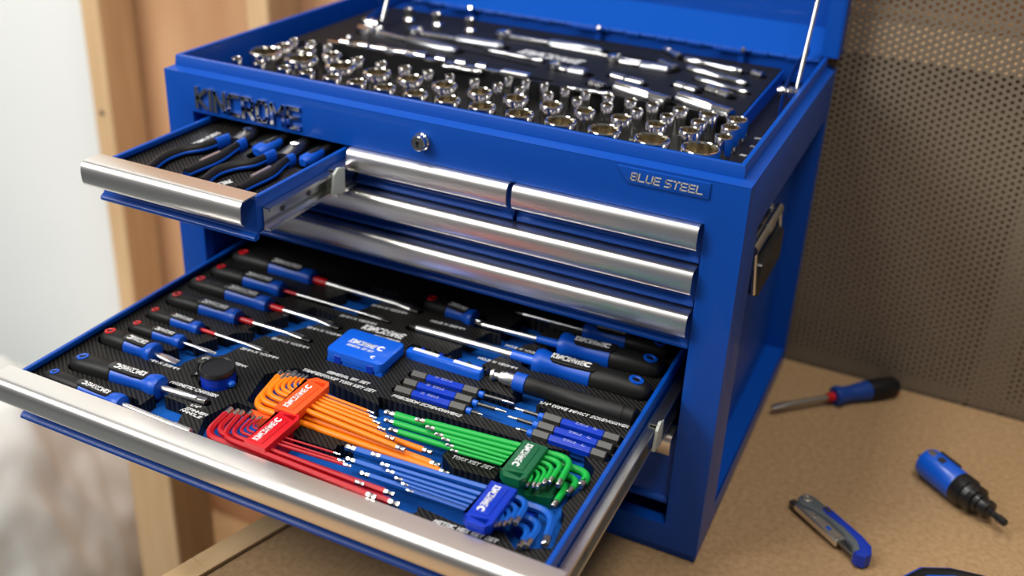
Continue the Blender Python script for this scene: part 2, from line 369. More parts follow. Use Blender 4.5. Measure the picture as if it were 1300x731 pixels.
# ================================================================== TOOL CHEST
W2, H0, D0 = 0.350, 0.453, 0.465
chest = thing('tool_chest', 'blue enamelled steel tool chest with lid up and two drawers pulled out', 'tool chest', (0, 0.23, 0))
def cpart(name, boxes, m, parent=None, bev=0.0012, ang=35):
    b = bm_new()
    for d in boxes: add_box(b, *d, bev)
    return wobj(name, b, m, parent or chest, ang)
# front frame: stiles, header, bottom rail
b = bm_new()
prism(b, [(-W2, 0.011), (W2, 0.011), (W2, H0), (-W2, H0)], 0, 0.016, [[(-0.311, 0.0425), (0.311, 0.0425), (0.311, 0.407), (-0.311, 0.407)]], bev=0.0012, M=Matrix(((1, 0, 0, 0), (0, 0, -1, 0.016), (0, 1, 0, 0), (0, 0, 0, 1))))
wobj('front_frame', b, PAINT, chest)
cpart('kick_strip', [(-W2 + .002, W2 - .002, 0.004, 0.45, 0.0, 0.012)], PAINT)
cpart('bottom_panel', [(-0.34, 0.34, 0.016, 0.46, 0.012, 0.030)], PAINT_IN)
cpart('back_panel', [(-0.345, 0.345, 0.459, D0, 0.012, 0.455)], PAINT_IN)
cpart('inner_floor', [(-0.34, 0.34, 0.018, 0.458, 0.408, 0.4105)], PAINT_IN)
cpart('drawer_divider', [(-0.0935, -0.0915, 0.02, 0.45, 0.362, 0.406)], PAINT_IN)
cpart('drawer_divider', [(0.1075, 0.1105, 0.014, 0.45, 0.362, 0.406)], PAINT_IN)
for s in (-1, 1):
    b = bm_new()
    Ms = Matrix(((0, 0, s, s * (W2 - 0.0022)), (1, 0, 0, 0), (0, 1, 0, 0), (0, 0, 0, 1)))
    prism(b, [(0.0005, 0.011), (D0, 0.011), (D0, H0), (0.0005, H0)], 0, 0.002, [[(0.067, 0.036), (0.4475, 0.036), (0.4475, 0.388), (0.067, 0.388)]], bev=0.0008, M=Ms)
    wobj('side_panel', b, PAINT, chest)
    x0, x1 = sorted((s * 0.3215, s * (W2 - 0.001)))
    b = bm_new()
    add_box(b, *sorted((s * 0.3205, s * 0.3225)), 0.064, 0.45, 0.033, 0.391)
    add_box(b, x0, x1, 0.065, 0.067, 0.034, 0.390); add_box(b, x0, x1, 0.4475, 0.4495, 0.034, 0.390)
    add_box(b, x0, x1, 0.067, 0.4475, 0.034, 0.036); add_box(b, x0, x1, 0.067, 0.4475, 0.388, 0.390)
    wobj('side_recess', b, PAINT, chest)
    cpart('inner_wall', [(*sorted((s * 0.3145, s * 0.3165)), 0.017, 0.458, 0.031, 0.407)], PAINT_IN)
# top rim: sloping shoulder then an upright lip, mitred at the front corners
def rim(bm, prof):
    """prof [(inset, z)] swept along left-front-right"""
    rl = []
    for k, (P0, nx, ny) in enumerate((((-W2, D0 - 0.02), 1, 0), ((-W2, 0.0), 1, 1), ((W2, 0.0), -1, 1), ((W2, D0 - 0.02), -1, 0))):
        rl.append([(P0[0] + i * nx, P0[1] + i * ny, z) for i, z in prof])
    rings(bm, rl)
b = bm_new(); rim(b, [(0.0, H0 - .001), (0.0, H0), (0.0075, H0 + 0.0035), (0.0095, H0 + 0.0035), (0.0105, 0.4685), (0.0112, 0.4695), (0.0150, 0.4695), (0.0158, 0.4685), (0.0158, 0.409), (0.0145, 0.409)])
bmesh.ops.recalc_face_normals(b, faces=b.faces)
wobj('top_rim', b, PAINT, chest)
# badge lettering on the header
L = wobj('badge_lettering', place(text_bm('KINCROME', 0.148, 0.0265, 0.0030, bold=0.032), frameM((-0.303, -0.0004, 0.4135), (1, 0, 0), (0, 0, 1))), BADGE, chest, 30)
L['label'] = 'raised chrome maker badge'
b = bm_new(); prism(b, [(0.2190, 0.4500), (0.3125, 0.4500), (0.3125, 0.4335), (0.2325, 0.4335), (0.2295, 0.4355)], 0, 0.0016, bev=0.0006, M=Matrix(((1, 0, 0, 0), (0, 0, -1, 0), (0, 1, 0, 0), (0, 0, 0, 1))))
pl = wobj('name_plate', b, PAINT, chest)
wobj('plate_lettering', place(text_bm('BLUE STEEL', 0.0735, 0.0086, 0.0004, bold=0.03, shear=0.15), frameM((0.2333, -0.0016, 0.4370), (1, 0, 0), (0, 0, 1))), GREYP, pl)
b = bm_new(); lathe(b, [(0, 0.0098), (0.004, 0.0098), (0.0055, 0.0085), (0.0105, 0.0085), (0.0115, 0.0075)], 28, frameM((0.0015, 0.0, 0.4315), (0, -1, 0), (1, 0, 0)))
lk = wobj('lock_cylinder', b, CHROME, chest)
b = bm_new(); cyl(b, (0.0015, -0.0112, 0.4325), (0.0015, -0.0119, 0.4325), 0.0022, 12); add_box(b, 0.0006, 0.0024, -0.0119, -0.0112, 0.4275, 0.433)
wobj('keyhole', b, PLAST_K, lk)
# swinging side handles
for s in (1, -1):
    b = bm_new()
    add_box(b, *sorted((s * 0.3225, s * 0.3245)), 0.115, 0.225, 0.340, 0.384, 0.0008)
    add_box(b, *sorted((s * 0.3245, s * 0.338)), 0.118, 0.132, 0.334, 0.352, 0.002)
    add_box(b, *sorted((s * 0.3245, s * 0.338)), 0.208, 0.222, 0.334, 0.352, 0.002)
    hp = wobj('handle_bracket', b, STEEL_DK if False else ZINC, chest)
    b = bm_new(); cyl(b, (s * 0.342, 0.100, 0.3435), (s * 0.342, 0.230, 0.3435), 0.0062, 14); cyl(b, (s * 0.342, 0.160, 0.3435), (s * 0.342, 0.180, 0.3435), 0.0075, 14)
    wobj('pivot_tube', b, ZINC, hp)
    b = bm_new()
    for yy in (0.104, 0.226): cyl(b, (s * 0.344, yy, 0.345), (s * 0.349, yy, 0.292), 0.0030, 10)
    cyl(b, (s * 0.349, 0.104, 0.293), (s * 0.349, 0.226, 0.293), 0.0030, 10)
    wobj('bail_rod', b, ZINC, hp)
    b = bm_new(); prism(b, rrect(0.108, 0.222, 0.286, 0.326, 0.006), -0.002, 0.0085, bev=0.002, M=Matrix(((0, 0, s, s * 0.345), (1, 0, 0, 0), (0, 1, 0, 0), (0, 0, 0, 1))))
    wobj('hand_grip', b, PLAST_K, hp)
# lid standing open
lid = wobj('lid', (lambda b: (add_box(b, -0.35, 0.35, 0.4745, 0.4765, 0.499, 0.93, 0.0006), b)[1])(bm_new()), PAINT, chest)
b = bm_new()
for s in (-1, 1):
    add_box(b, *sorted((s * 0.3505, s * 0.3525)), 0.442, 0.4775, 0.470, 0.93, 0.0006)
    add_box(b, *sorted((s * 0.331, s * 0.3505)), 0.442, 0.444, 0.470, 0.93, 0.0006)
    add_box(b, *sorted((s * 0.331, s * 0.333)), 0.444, 0.4745, 0.470, 0.93, 0.0006)
add_box(b, -0.351, 0.351, 0.442, 0.4775, 0.93, 0.932)
wobj('lid_flange', b, PAINT, lid)
b = bm_new()
rings(b, [[(x, 0.4462, 0.4635), (x, 0.4722, 0.5005), (x, 0.4745, 0.5000), (x, 0.4482, 0.4625)] for x in (-0.331, 0.331)]); bmesh.ops.recalc_face_normals(b, faces=b.faces)
wobj('lid_back_flange', b, PAINT_M, lid)
hinge = cpart('hinge_leaf', [(-0.33, 0.33, 0.4478, 0.4498, 0.43, 0.4605)], PAINT_IN, bev=0)
for k in range(30):
    x = -0.33 + k * 0.022
    b = bm_new(); cyl(b, (x + 0.0008, 0.4448, 0.4625), (x + 0.0212, 0.4448, 0.4625), 0.0024, 10)
    if k % 2 == 0: add_box(b, x + 0.0008, x + 0.0212, 0.4432, 0.4448, 0.4590, 0.4622, 0.0004)
    wobj('hinge_knuckle', b, PAINT, hinge)
for x in (0.232, 0.030, -0.170):
    tb = cpart('lid_catch', [(x - 0.040, x + 0.004, 0.4365, 0.4400, 0.4585, 0.4645), (x - 0.006, x + 0.003, 0.4400, 0.4475, 0.434, 0.4600)], PAINT_IN)
    b = bm_new(); lathe(b, [(0, 0.0034), (0.0018, 0.0034), (0.003, 0.002)], 12, frameM((x + 0.001, 0.4365, 0.4650), (0, -1, 0.5), (1, 0, 0)))
    wobj('screw_head', b, CHROME, tb)
for xs, s in ((0.326, 1), (-0.2486, -1)):
    b = bm_new(); cyl(b, (xs, 0.322, 0.458), (xs, 0.432, 0.672), 0.0024, 12)
    st = wobj('lid_stay', b, ZINC, chest)
    b = bm_new(); lathe(b, [(-0.012, 0.004), (-0.008, 0.0055), (-0.004, 0.0055), (-0.003, 0.004), (0, 0.004), (0.001, 0.0065), (0.006, 0.0065), (0.007, 0.004), (0.012, 0.004)], 14, frameM((xs - 0.006, 0.302, 0.4595), (1, 0, 0), (0, 1, 0)))
    wobj('pivot_bolt', b, CHROME, st)
    b = bm_new(); sweep(b, [(xs - 0.011, 0.298, 0.428), (xs - 0.011, 0.303, 0.462), (xs - 0.011, 0.365, 0.474), (xs - 0.011, 0.440, 0.4745)], [(0.0012, 0.007)] * 4, 8, up=(0, 0, 1))
    wobj('stay_bracket', b, PAINT_IN, st)

# ------------------------------------------------------------------ drawers
def handle_bm(x0, x1, yf, zt, dp=0.024, h=0.0265):
    """hollow aluminium pull: flat top, bulging front, small hook below; open ends"""
    out = [(yf, zt), (yf - dp * 0.68, zt + 0.0002)]
    ha, hb = dp * 0.30, h * 0.50
    for k in range(13):
        a = math.radians(84 - 13.0 * k); c, q = math.cos(a), math.sin(a)
        out.append((yf - dp * 0.70 - ha * abs(c) ** 0.8, zt - hb + hb * math.copysign(abs(q) ** 0.72, q)))
    n_ = len(out); inn = []
    for i, (y, z) in enumerate(out):
        d = Vector(out[min(i + 1, n_ - 1)]) - Vector(out[max(i - 1, 0)]); nn = Vector((-d.y, d.x)).normalized() * 0.0014
        inn.append((y + nn.x, z + nn.y))
    inn = [inn[0]] + inn
    prof = out + inn[:0:-1]
    bm = bm_new(); rings(bm, [[(x, y, z) for y, z in prof] for x in (x0, x1)]); bmesh.ops.recalc_face_normals(bm, faces=bm.faces)
    return bm
def front_bm(x0, x1, yf, zt, zb):
    """pressed drawer front with an outward lip along its lower edge"""
    prof = [(yf, zt), (yf + 0.0025, zt), (yf + 0.0025, zb + 0.001), (yf - 0.0045, zb), (yf - 0.0060, zb + 0.0015), (yf - 0.0060, zb + 0.0040), (yf - 0.0045, zb + 0.0060), (yf - 0.0010, zb + 0.0075), (yf, zb + 0.0095)]
    bm = bm_new(); rings(bm, [[(x, y, z) for y, z in prof] for x in (x0, x1)]); bmesh.ops.recalc_face_normals(bm, faces=bm.faces)
    return bm
def rail_bm(x, y0, y1, z, s, hh=0.0125, t=0.0095):
    """C-section telescopic runner on side s of a drawer"""
    bm = bm_new()
    prof = [(0, -hh), (t, -hh), (t, -hh + 0.004), (t - 0.0015, -hh + 0.004), (t - 0.0015, -hh + 0.0015), (0.0015, -hh + 0.0015), (0.0015, hh - 0.0015), (t - 0.0015, hh - 0.0015), (t - 0.0015, hh - 0.004), (t, hh - 0.004), (t, hh), (0, hh)]
    rings(bm, [[(x + s * a, y, z + c) for a, c in prof] for y in (y0, y1)])
    bmesh.ops.recalc_face_normals(bm, faces=bm.faces); return bm
def closed_drawer(x0, x1, zt, zb, lab):
    b = front_bm(x0, x1, 0.0135, zt - 0.001, zb + 0.0012)
    d = wobj('drawer', b, PAINT, chest); d['label'] = lab
    wobj('drawer_handle', handle_bm(x0 + 0.0005, x1 - 0.0005, 0.0135, zt - 0.0005), ALU, d)
    cb = bm_new(); add_box(cb, x0 + 0.012, x1 - 0.012, 0.026, 0.42, zb + 0.006, zb + 0.008); wobj('drawer_floor', cb, PAINT_IN, d)
closed_drawer(-0.0895, 0.1065, 0.407, 0.3590, 'closed centre drawer of the top row')
closed_drawer(0.1115, 0.3085, 0.407, 0.3590, 'closed right drawer of the top row')
closed_drawer(-0.3085, 0.3085, 0.3585, 0.3100, 'closed full-width drawer below the top row')
closed_drawer(-0.3085, 0.3085, 0.3095, 0.2610, 'closed full-width drawer above the open one')
closed_drawer(-0.3085, 0.3085, 0.1640, 0.0620, 'deep closed drawer at the bottom')
def open_drawer(x0, x1, yf, yb, ztop, zb, hx0, hx1, zh, lab, rs):
    d = wobj('drawer', front_bm(x0 - 0.004, x1 + 0.002, yf, ztop - 0.001, zb), PAINT, chest); d['label'] = lab
    wobj('drawer_handle', handle_bm(hx0, hx1, yf + 0.0026, zh, 0.0281, 0.028), ALU, d)
    b = bm_new(); add_box(b, x0, x1, yf + 0.0026, yb, zb + 0.006, zb + 0.0075); wobj('drawer_floor', b, PAINT_IN, d)
    for xa, s in ((x0, 1), (x1, -1)):
        b = bm_new(); pr = [(0, zb + 0.006), (0, ztop - 0.0008), (0.0008, ztop), (0.0042, ztop), (0.005, ztop - 0.001), (0.005, ztop - 0.005), (0.0036, ztop - 0.005), (0.0020, ztop - 0.003), (0.0014, zb + 0.006)]
        rings(b, [[(xa + s * a, y, z) for a, z in pr] for y in (yf + 0.0025, yb)]); bmesh.ops.recalc_face_normals(b, faces=b.faces)
        wobj('drawer_side', b, PAINT, d)
    b = bm_new(); add_box(b, x0 + 0.002, x1 - 0.002, yb - 0.0015, yb, zb + 0.006, ztop - 0.002); wobj('drawer_back', b, PAINT_IN, d)
    return d
big = open_drawer(-0.2920, 0.2920, -0.3015, 0.118, 0.2228, 0.1655, -0.3085, 0.3060, 0.2224, 'wide drawer pulled out full of tools', None)
small = open_drawer(-0.2915, -0.0955, -0.1612, 0.205, 0.4035, 0.3585, -0.2975, -0.0925, 0.4085, 'short drawer pulled out with pliers', None)
for (dd, x, s, zc, ya, ym, yb_, yo) in ((big, 0.2935, 1, 0.195, -0.298, -0.055, 0.10, 0.012), (big, -0.2935, -1, 0.195, -0.298, -0.055, 0.10, 0.012), (small, -0.0950, 1, 0.378, -0.150, -0.034, 0.17, 0.004)):
    wobj('slide_rail', rail_bm(x, ya, ym + 0.03, zc, s), ZINC, dd)
    m_ = wobj('slide_rail', rail_bm(x + s * 0.002, ym - 0.005, yb_, zc, s, 0.0155, 0.0105), ZINC, dd)
    b = bm_new(); prism(b, [(-0.014, -0.010), (0.004, -0.015), (0.010, -0.015), (0.010, 0.014), (-0.002, 0.017), (-0.010, 0.012)], 0, 0.003, bev=0.001, M=Matrix(((0, 0, s, x + s * 0.0105), (1, 0, 0, ym), (0, 1, 0, zc), (0, 0, 0, 1))))
    wobj('rail_stop', b, mat('rail_stop_plastic', (0.42, 0.45, 0.40), 0.4), m_)
    for q in (0.03, 0.075):
        b = bm_new(); cyl(b, (x + s * 0.0014, ya + q, zc), (x + s * 0.0024, ya + q, zc), 0.0032, 12); wobj('rail_hole', b, STEEL_DK, dd)
# ================================================================== FOAM TRAYS
def sd_caps(X, Y, a, b, r):
    a = np.array(a[:2]); b = np.array(b[:2]); d = b - a; L = (d @ d) + 1e-12
    t = np.clip(((X - a[0]) * d[0] + (Y - a[1]) * d[1]) / L, 0, 1)
    return np.hypot(X - a[0] - t * d[0], Y - a[1] - t * d[1]) - r
def sd_poly(X, Y, pts, r=0.0):
    dmin = np.full(X.shape, 1e9); inside = np.zeros(X.shape, bool); n = len(pts)
    for i in range(n):
        a = pts[i]; b = pts[(i + 1) % n]
        dmin = np.minimum(dmin, sd_caps(X, Y, a, b, 0))
        c = ((a[1] > Y) != (b[1] > Y)); dy = (b[1] - a[1]) or 1e-12
        inside ^= c & (X < (b[0] - a[0]) * (Y - a[1]) / dy + a[0])
    return np.where(inside, -dmin, dmin) - r
def foam_mesh(x0, x1, y0, y1, zt, zb, cuts, keeps, h=0.002):
    """slab with pockets: cuts/keeps are functions (X, Y) -> signed distance; keeps are islands left standing"""
    nx = int(round((x1 - x0) / h)); ny = int(round((y1 - y0) / h))
    xs = np.linspace(x0, x1, nx + 1); ys = np.linspace(y0, y1, ny + 1); X, Y = np.meshgrid(xs, ys, indexing='ij')
    F = np.full(X.shape, 1.0)
    for c in cuts: F = np.minimum(F, c(X, Y))
    for k in keeps: F = np.maximum(F, -k(X, Y))
    F[np.abs(F) < 1e-6] = 1e-6
    pos = F > 0
    vs, fs, walls, idx = [], [], [], {}
    def vid(key, x, y):
        if key not in idx: idx[key] = len(vs); vs.append((x, y, zt))
        return idx[key]
    for j in range(ny):
        i = 0
        while i < nx:
            c = [(i, j), (i + 1, j), (i + 1, j + 1), (i, j + 1)]; s = [pos[q] for q in c]
            if all(s):
                e = i + 1
                while e < nx and pos[e + 1, j] and pos[e + 1, j + 1]: e += 1
                fs.append([vid((a, b), xs[a], ys[b]) for a, b in ((i, j), (e, j), (e, j + 1), (i, j + 1))]); i = e; continue
            if any(s):
                poly, cr = [], []
                for k in range(4):
                    A, B = c[k], c[(k + 1) % 4]
                    if s[k]: poly.append(vid(A, xs[A[0]], ys[A[1]]))
                    if s[k] != s[(k + 1) % 4]:
                        t = F[A] / (F[A] - F[B]); key = ('e',) + tuple(sorted((A, B)))
                        v = vid(key, xs[A[0]] + (xs[B[0]] - xs[A[0]]) * t, ys[A[1]] + (ys[B[1]] - ys[A[1]]) * t); poly.append(v); cr.append((v, s[k]))
                if len(poly) > 2: fs.append(poly)
                if len(cr) == 2:
                    a, b = (cr[0][0], cr[1][0]) if cr[0][1] else (cr[1][0], cr[0][0])
                    walls.append((a, b))
            i += 1
    low = {}
    def lo(v):
        if v not in low: low[v] = len(vs); vs.append((vs[v][0], vs[v][1], zb))
        return low[v]
    for a, b in walls: fs.append([a, lo(a), lo(b), b][::-1])
    me = bpy.data.meshes.new('foam'); me.from_pydata([tuple(v) for v in vs], [], fs)
    bm = bmesh.new(); bm.from_mesh(me); bpy.data.meshes.remove(me)
    add_box(bm, x0, x1, y0 - 0.0002, y0, zb, zt - 0.0002); add_box(bm, x0, x1, y1, y1 + 0.0002, zb, zt - 0.0002)
    add_box(bm, x0 - 0.0002, x0, y0, y1, zb, zt - 0.0002); add_box(bm, x1, x1 + 0.0002, y0, y1, zb, zt - 0.0002)
    return bm
caps = lambda a, b, r: (lambda X, Y: sd_caps(X, Y, a, b, r))
poly = lambda pts, r=0.0: (lambda X, Y: sd_poly(X, Y, pts, r))

ZF = 0.214
def lettering(parent, s, a, b, h, z, name='lettering', m=None, bold=0.012, shear=0.25, depth=0.0003):
    """white print whose baseline runs from a to b on the plane z"""
    a, b = Vector((a[0], a[1], z)), Vector((b[0], b[1], z)); w = (b - a).length
    return wobj(name, place(text_bm(s, w, h, depth, bold, shear, 1), frameM(a, b - a, Vector((-(b - a).y, (b - a).x, 0)))), m or WHITE, parent)

cuts, keeps = [], []
DRV = []   # (pixel-free) screwdriver table: butt, end of grip, tip, radius, kind
# butt, grip end, tip, grip radius, shaft radius, ring, sleeve, blade length, label
def D(butt, grip, tip, r, rs, ring, sleeve, lab, **k): DRV.append(dict(butt=butt, grip=grip, tip=tip, r=r, rs=rs, ring=ring, sleeve=sleeve, lab=lab, **k))
D((-0.2726, -0.2863, 0.2180), (-0.1661, -0.2843, 0.2180), (-0.0794, -0.2929, 0.2140), .0088, .0033, 'blue', None, 'black and blue bit-holder driver nearest the pull handle, blue hanging ring', tip_kind='holder', neck=1)
D((-0.2674, -0.2562, 0.2180), (-0.1537, -0.2476, 0.2180), (-0.1000, -0.2474, 0.2160), .0112, .0036, 'blue', None, 'thick black and blue spinner handle, second from the front in the left row', tip_kind='square', neck=1)
D((-0.2767, -0.2035, 0.2180), (-0.2023, -0.2038, 0.2180), (-0.1725, -0.2063, 0.2160), .0108, .0030, 'red', None, 'stubby red-ended screwdriver, frontmost of the red-ended ones', tip_kind='flat', neck=1)
D((-0.2676, -0.1733, 0.2180), (-0.1949, -0.1723, 0.2180), (-0.1508, -0.1729, 0.2150), .0080, .0016, 'red', None, 'small red-ended screwdriver with a thin blade, just behind the stubby one', tip_kind='flat', slim=1)
D((-0.2714, -0.1413, 0.2180), (-0.1969, -0.1410, 0.2180), (-0.1037, -0.1428, 0.2150), .0080, .0016, 'red', 'red', 'slim red-ended screwdriver with a long thin blade, third red end from the front', tip_kind='flat', slim=1)
D((-0.2751, -0.1053, 0.2180), (-0.1747, -0.1025, 0.2180), (-0.0800, -0.1017, 0.2150), .0100, .0024, 'red', 'red', 'red-ended screwdriver, fourth from the front, with red sleeve on a broad blade', tip_kind='flat')
D((-0.2786, -0.0625, 0.2180), (-0.1627, -0.0624, 0.2180), (-0.0675, -0.0637, 0.2150), .0104, .0028, 'red', 'red', 'red-ended screwdriver, fifth from the front, with a bright broad blade', tip_kind='flat')
D((-0.2770, -0.0262, 0.2180), (-0.1724, -0.0287, 0.2180), (-0.0267, -0.0246, 0.2140), .0100, .0016, 'red', 'red', 'red-ended screwdriver, sixth from the front, with a narrow dark blade', tip_kind='flat')
D((-0.2795, 0.0171, 0.2180), (-0.1564, 0.0173, 0.2180), (-0.0089, 0.0124, 0.2150), .0112, .0038, 'red', 'red', 'hindmost red-ended screwdriver on the left with the widest blade', tip_kind='flat')
D((0.2829, -0.0192, 0.2190), (0.1530, -0.0202, 0.2190), (-0.0004, -0.0236, 0.2160), .0138, .0044, 'blue', 'blue', 'large black and blue screwdriver at the right with a thick bright shaft', tip_kind='cross', neck=1)
D((0.2810, 0.0287, 0.2190), (0.1637, 0.0171, 0.2190), (0.0606, 0.0191, 0.2160), .0135, .0034, 'blue', 'blue', 'large screwdriver partly hidden behind the thick-shafted one at the right', tip_kind='cross', neck=1)
D((0.2768, 0.0677, 0.2180), (0.1776, 0.0478, 0.2180), (0.0907, 0.0650, 0.2140), .0112, .0026, 'blue', None, 'hindmost black and blue screwdriver at the right, in shadow', tip_kind='cross')
D((-0.0112, 0.0329, 0.2180), (0.0580, 0.0300, 0.2180), (0.0933, 0.0216, 0.2160), .0105, .0026, 'red', None, 'short stubby screwdriver with blue collar in the rear middle of the drawer', tip_kind='cross', neck=1)
for d in DRV:
    A, G, T = d['butt'], d['grip'], d['tip']; r = d['r']
    cuts.append(caps((A[0] + (G[0] - A[0]) * .08, A[1] + (G[1] - A[1]) * .08), G, r + 0.0012))
    cuts.append(caps(G, T, max(d['rs'] + 0.0012, 0.0036)))
# finger grooves along the blades
cuts.append(poly([(-0.150, -0.262), (-0.118, -0.262), (-0.105, -0.291), (-0.150, -0.291)], .004))
cuts.append(poly([(-0.2017, -0.2050, 0.2140), (-0.1859, -0.1745, 0.2140), (-0.1599, -0.1672, 0.2140), (-0.1734, -0.2032, 0.2140)], .003))
cuts.append(poly([(-0.1801, -0.1712, 0.2140), (-0.1590, -0.1292, 0.2140), (-0.1329, -0.1145, 0.2140), (-0.1461, -0.1684, 0.2140)], .003))
cuts.append(poly([(-0.1519, -0.1136, 0.2140), (-0.1183, -0.0417, 0.2140), (-0.0859, -0.0461, 0.2140), (-0.1234, -0.1129, 0.2140)], .003))
cuts.append(poly([(-0.1203, -0.0279, 0.2140), (-0.0906, 0.0360, 0.2140), (-0.0516, 0.0357, 0.2140), (-0.0760, -0.0238, 0.2140)], .003))
cuts.append(poly([(0.0638, -0.0558, 0.2140), (0.0849, 0.0088, 0.2140), (0.1275, 0.0136, 0.2140), (0.1013, -0.0544, 0.2140)], .003))
cuts.append(poly([(0.0988, 0.0167, 0.2140), (0.1041, 0.0580, 0.2140), (0.1330, 0.0600, 0.2140), (0.1289, 0.0105, 0.2140)], .003))
cuts.append(poly([(0.1606, -0.0836, 0.2140), (0.1712, -0.0680, 0.2140), (0.1888, -0.0776, 0.2140), (0.1790, -0.0987, 0.2140)], .004))
# hex and star key pockets
cuts.append(poly([(-0.0696, -0.2944, 0.2140), (-0.0847, -0.2657, 0.2140), (-0.0748, -0.2332, 0.2140), (-0.0534, -0.2335, 0.2140), (0.0043, -0.2254, 0.2140), (0.1547, -0.2785, 0.2140), (0.1525, -0.2934, 0.2140), (0.0550, -0.2843, 0.2140)], .002))
cuts.append(poly([(-0.0675, -0.2230, 0.2140), (-0.0805, -0.1785, 0.2140), (-0.0608, -0.1539, 0.2140), (-0.0442, -0.1549, 0.2140), (0.0541, -0.1710, 0.2140), (0.0433, -0.1568, 0.2140), (0.0600, -0.1569, 0.2140), (0.2217, -0.1523, 0.2140), (0.2568, -0.1440, 0.2140), (0.2740, -0.1596, 0.2140), (0.2762, -0.1788, 0.2140), (0.2667, -0.2237, 0.2140), (0.2104, -0.2146, 0.2140), (0.1608, -0.2416, 0.2140)], .002))
cuts.append(poly([(0.0554, -0.2395, 0.2140), (0.1489, -0.2202, 0.2140), (0.2104, -0.2146, 0.2140), (0.2614, -0.2148, 0.2140), (0.2742, -0.2310, 0.2140), (0.2808, -0.2701, 0.2140), (0.2549, -0.2841, 0.2140), (0.2372, -0.2700, 0.2140), (0.2020, -0.2802, 0.2140), (0.1421, -0.2759, 0.2140)], .002))
cuts.append(poly([(0.1495, -0.2871, 0.2140), (0.1547, -0.2785, 0.2140), (0.1576, -0.2861, 0.2140)], .0035))
# islands
keeps.append(poly([(-0.0222, -0.2458, 0.2140), (-0.0125, -0.2214, 0.2140), (0.0460, -0.2308, 0.2140), (0.0504, -0.2477, 0.2140), (0.0124, -0.2493, 0.2140)], .001))
keeps.append(poly([(0.1442, -0.2070, 0.2140), (0.1450, -0.1917, 0.2140), (0.1982, -0.1893, 0.2140), (0.1993, -0.2144, 0.2140), (0.1607, -0.2176, 0.2140)], .001))
# precision driver pocket, slots for the slide-out tools
for a_, b_ in (((0.0525, -0.1035, 0.2165), (0.1272, -0.1016, 0.2165)), ((0.0528, -0.1201, 0.2165), (0.1286, -0.1183, 0.2165)), ((0.0517, -0.1355, 0.2165), (0.1294, -0.1333, 0.2165)), ((0.2801, -0.1074, 0.2165), (0.2023, -0.1066, 0.2165)), ((0.2788, -0.1234, 0.2165), (0.2033, -0.1224, 0.2165)), ((0.2778, -0.1375, 0.2165), (0.2038, -0.1366, 0.2165))): cuts.append(caps(a_, b_, .0068))
cuts.append(poly([(0.1265, -0.0929, 0.2140), (0.1290, -0.1325, 0.2140), (0.1555, -0.1330, 0.2140), (0.2024, -0.1349, 0.2140), (0.1979, -0.0944, 0.2140)], .002))
cuts.append(caps((0.1347, -0.0616, 0.2140), (0.2749, -0.0579, 0.2140), .0105))
cuts.append(poly([(-0.0450, -0.1235), (0.0245, -0.1235), (0.0215, -0.0735), (-0.0430, -0.0735)], .001))
cuts.append(poly([(0.0195, -0.0624, 0.2140), (0.0206, -0.0524, 0.2140), (0.1107, -0.0544, 0.2140), (0.1132, -0.0703, 0.2140)], .001))
cuts.append(caps((-0.1162, -0.2100, 0.2310), (-0.1162, -0.2100, 0.2310), .0195))

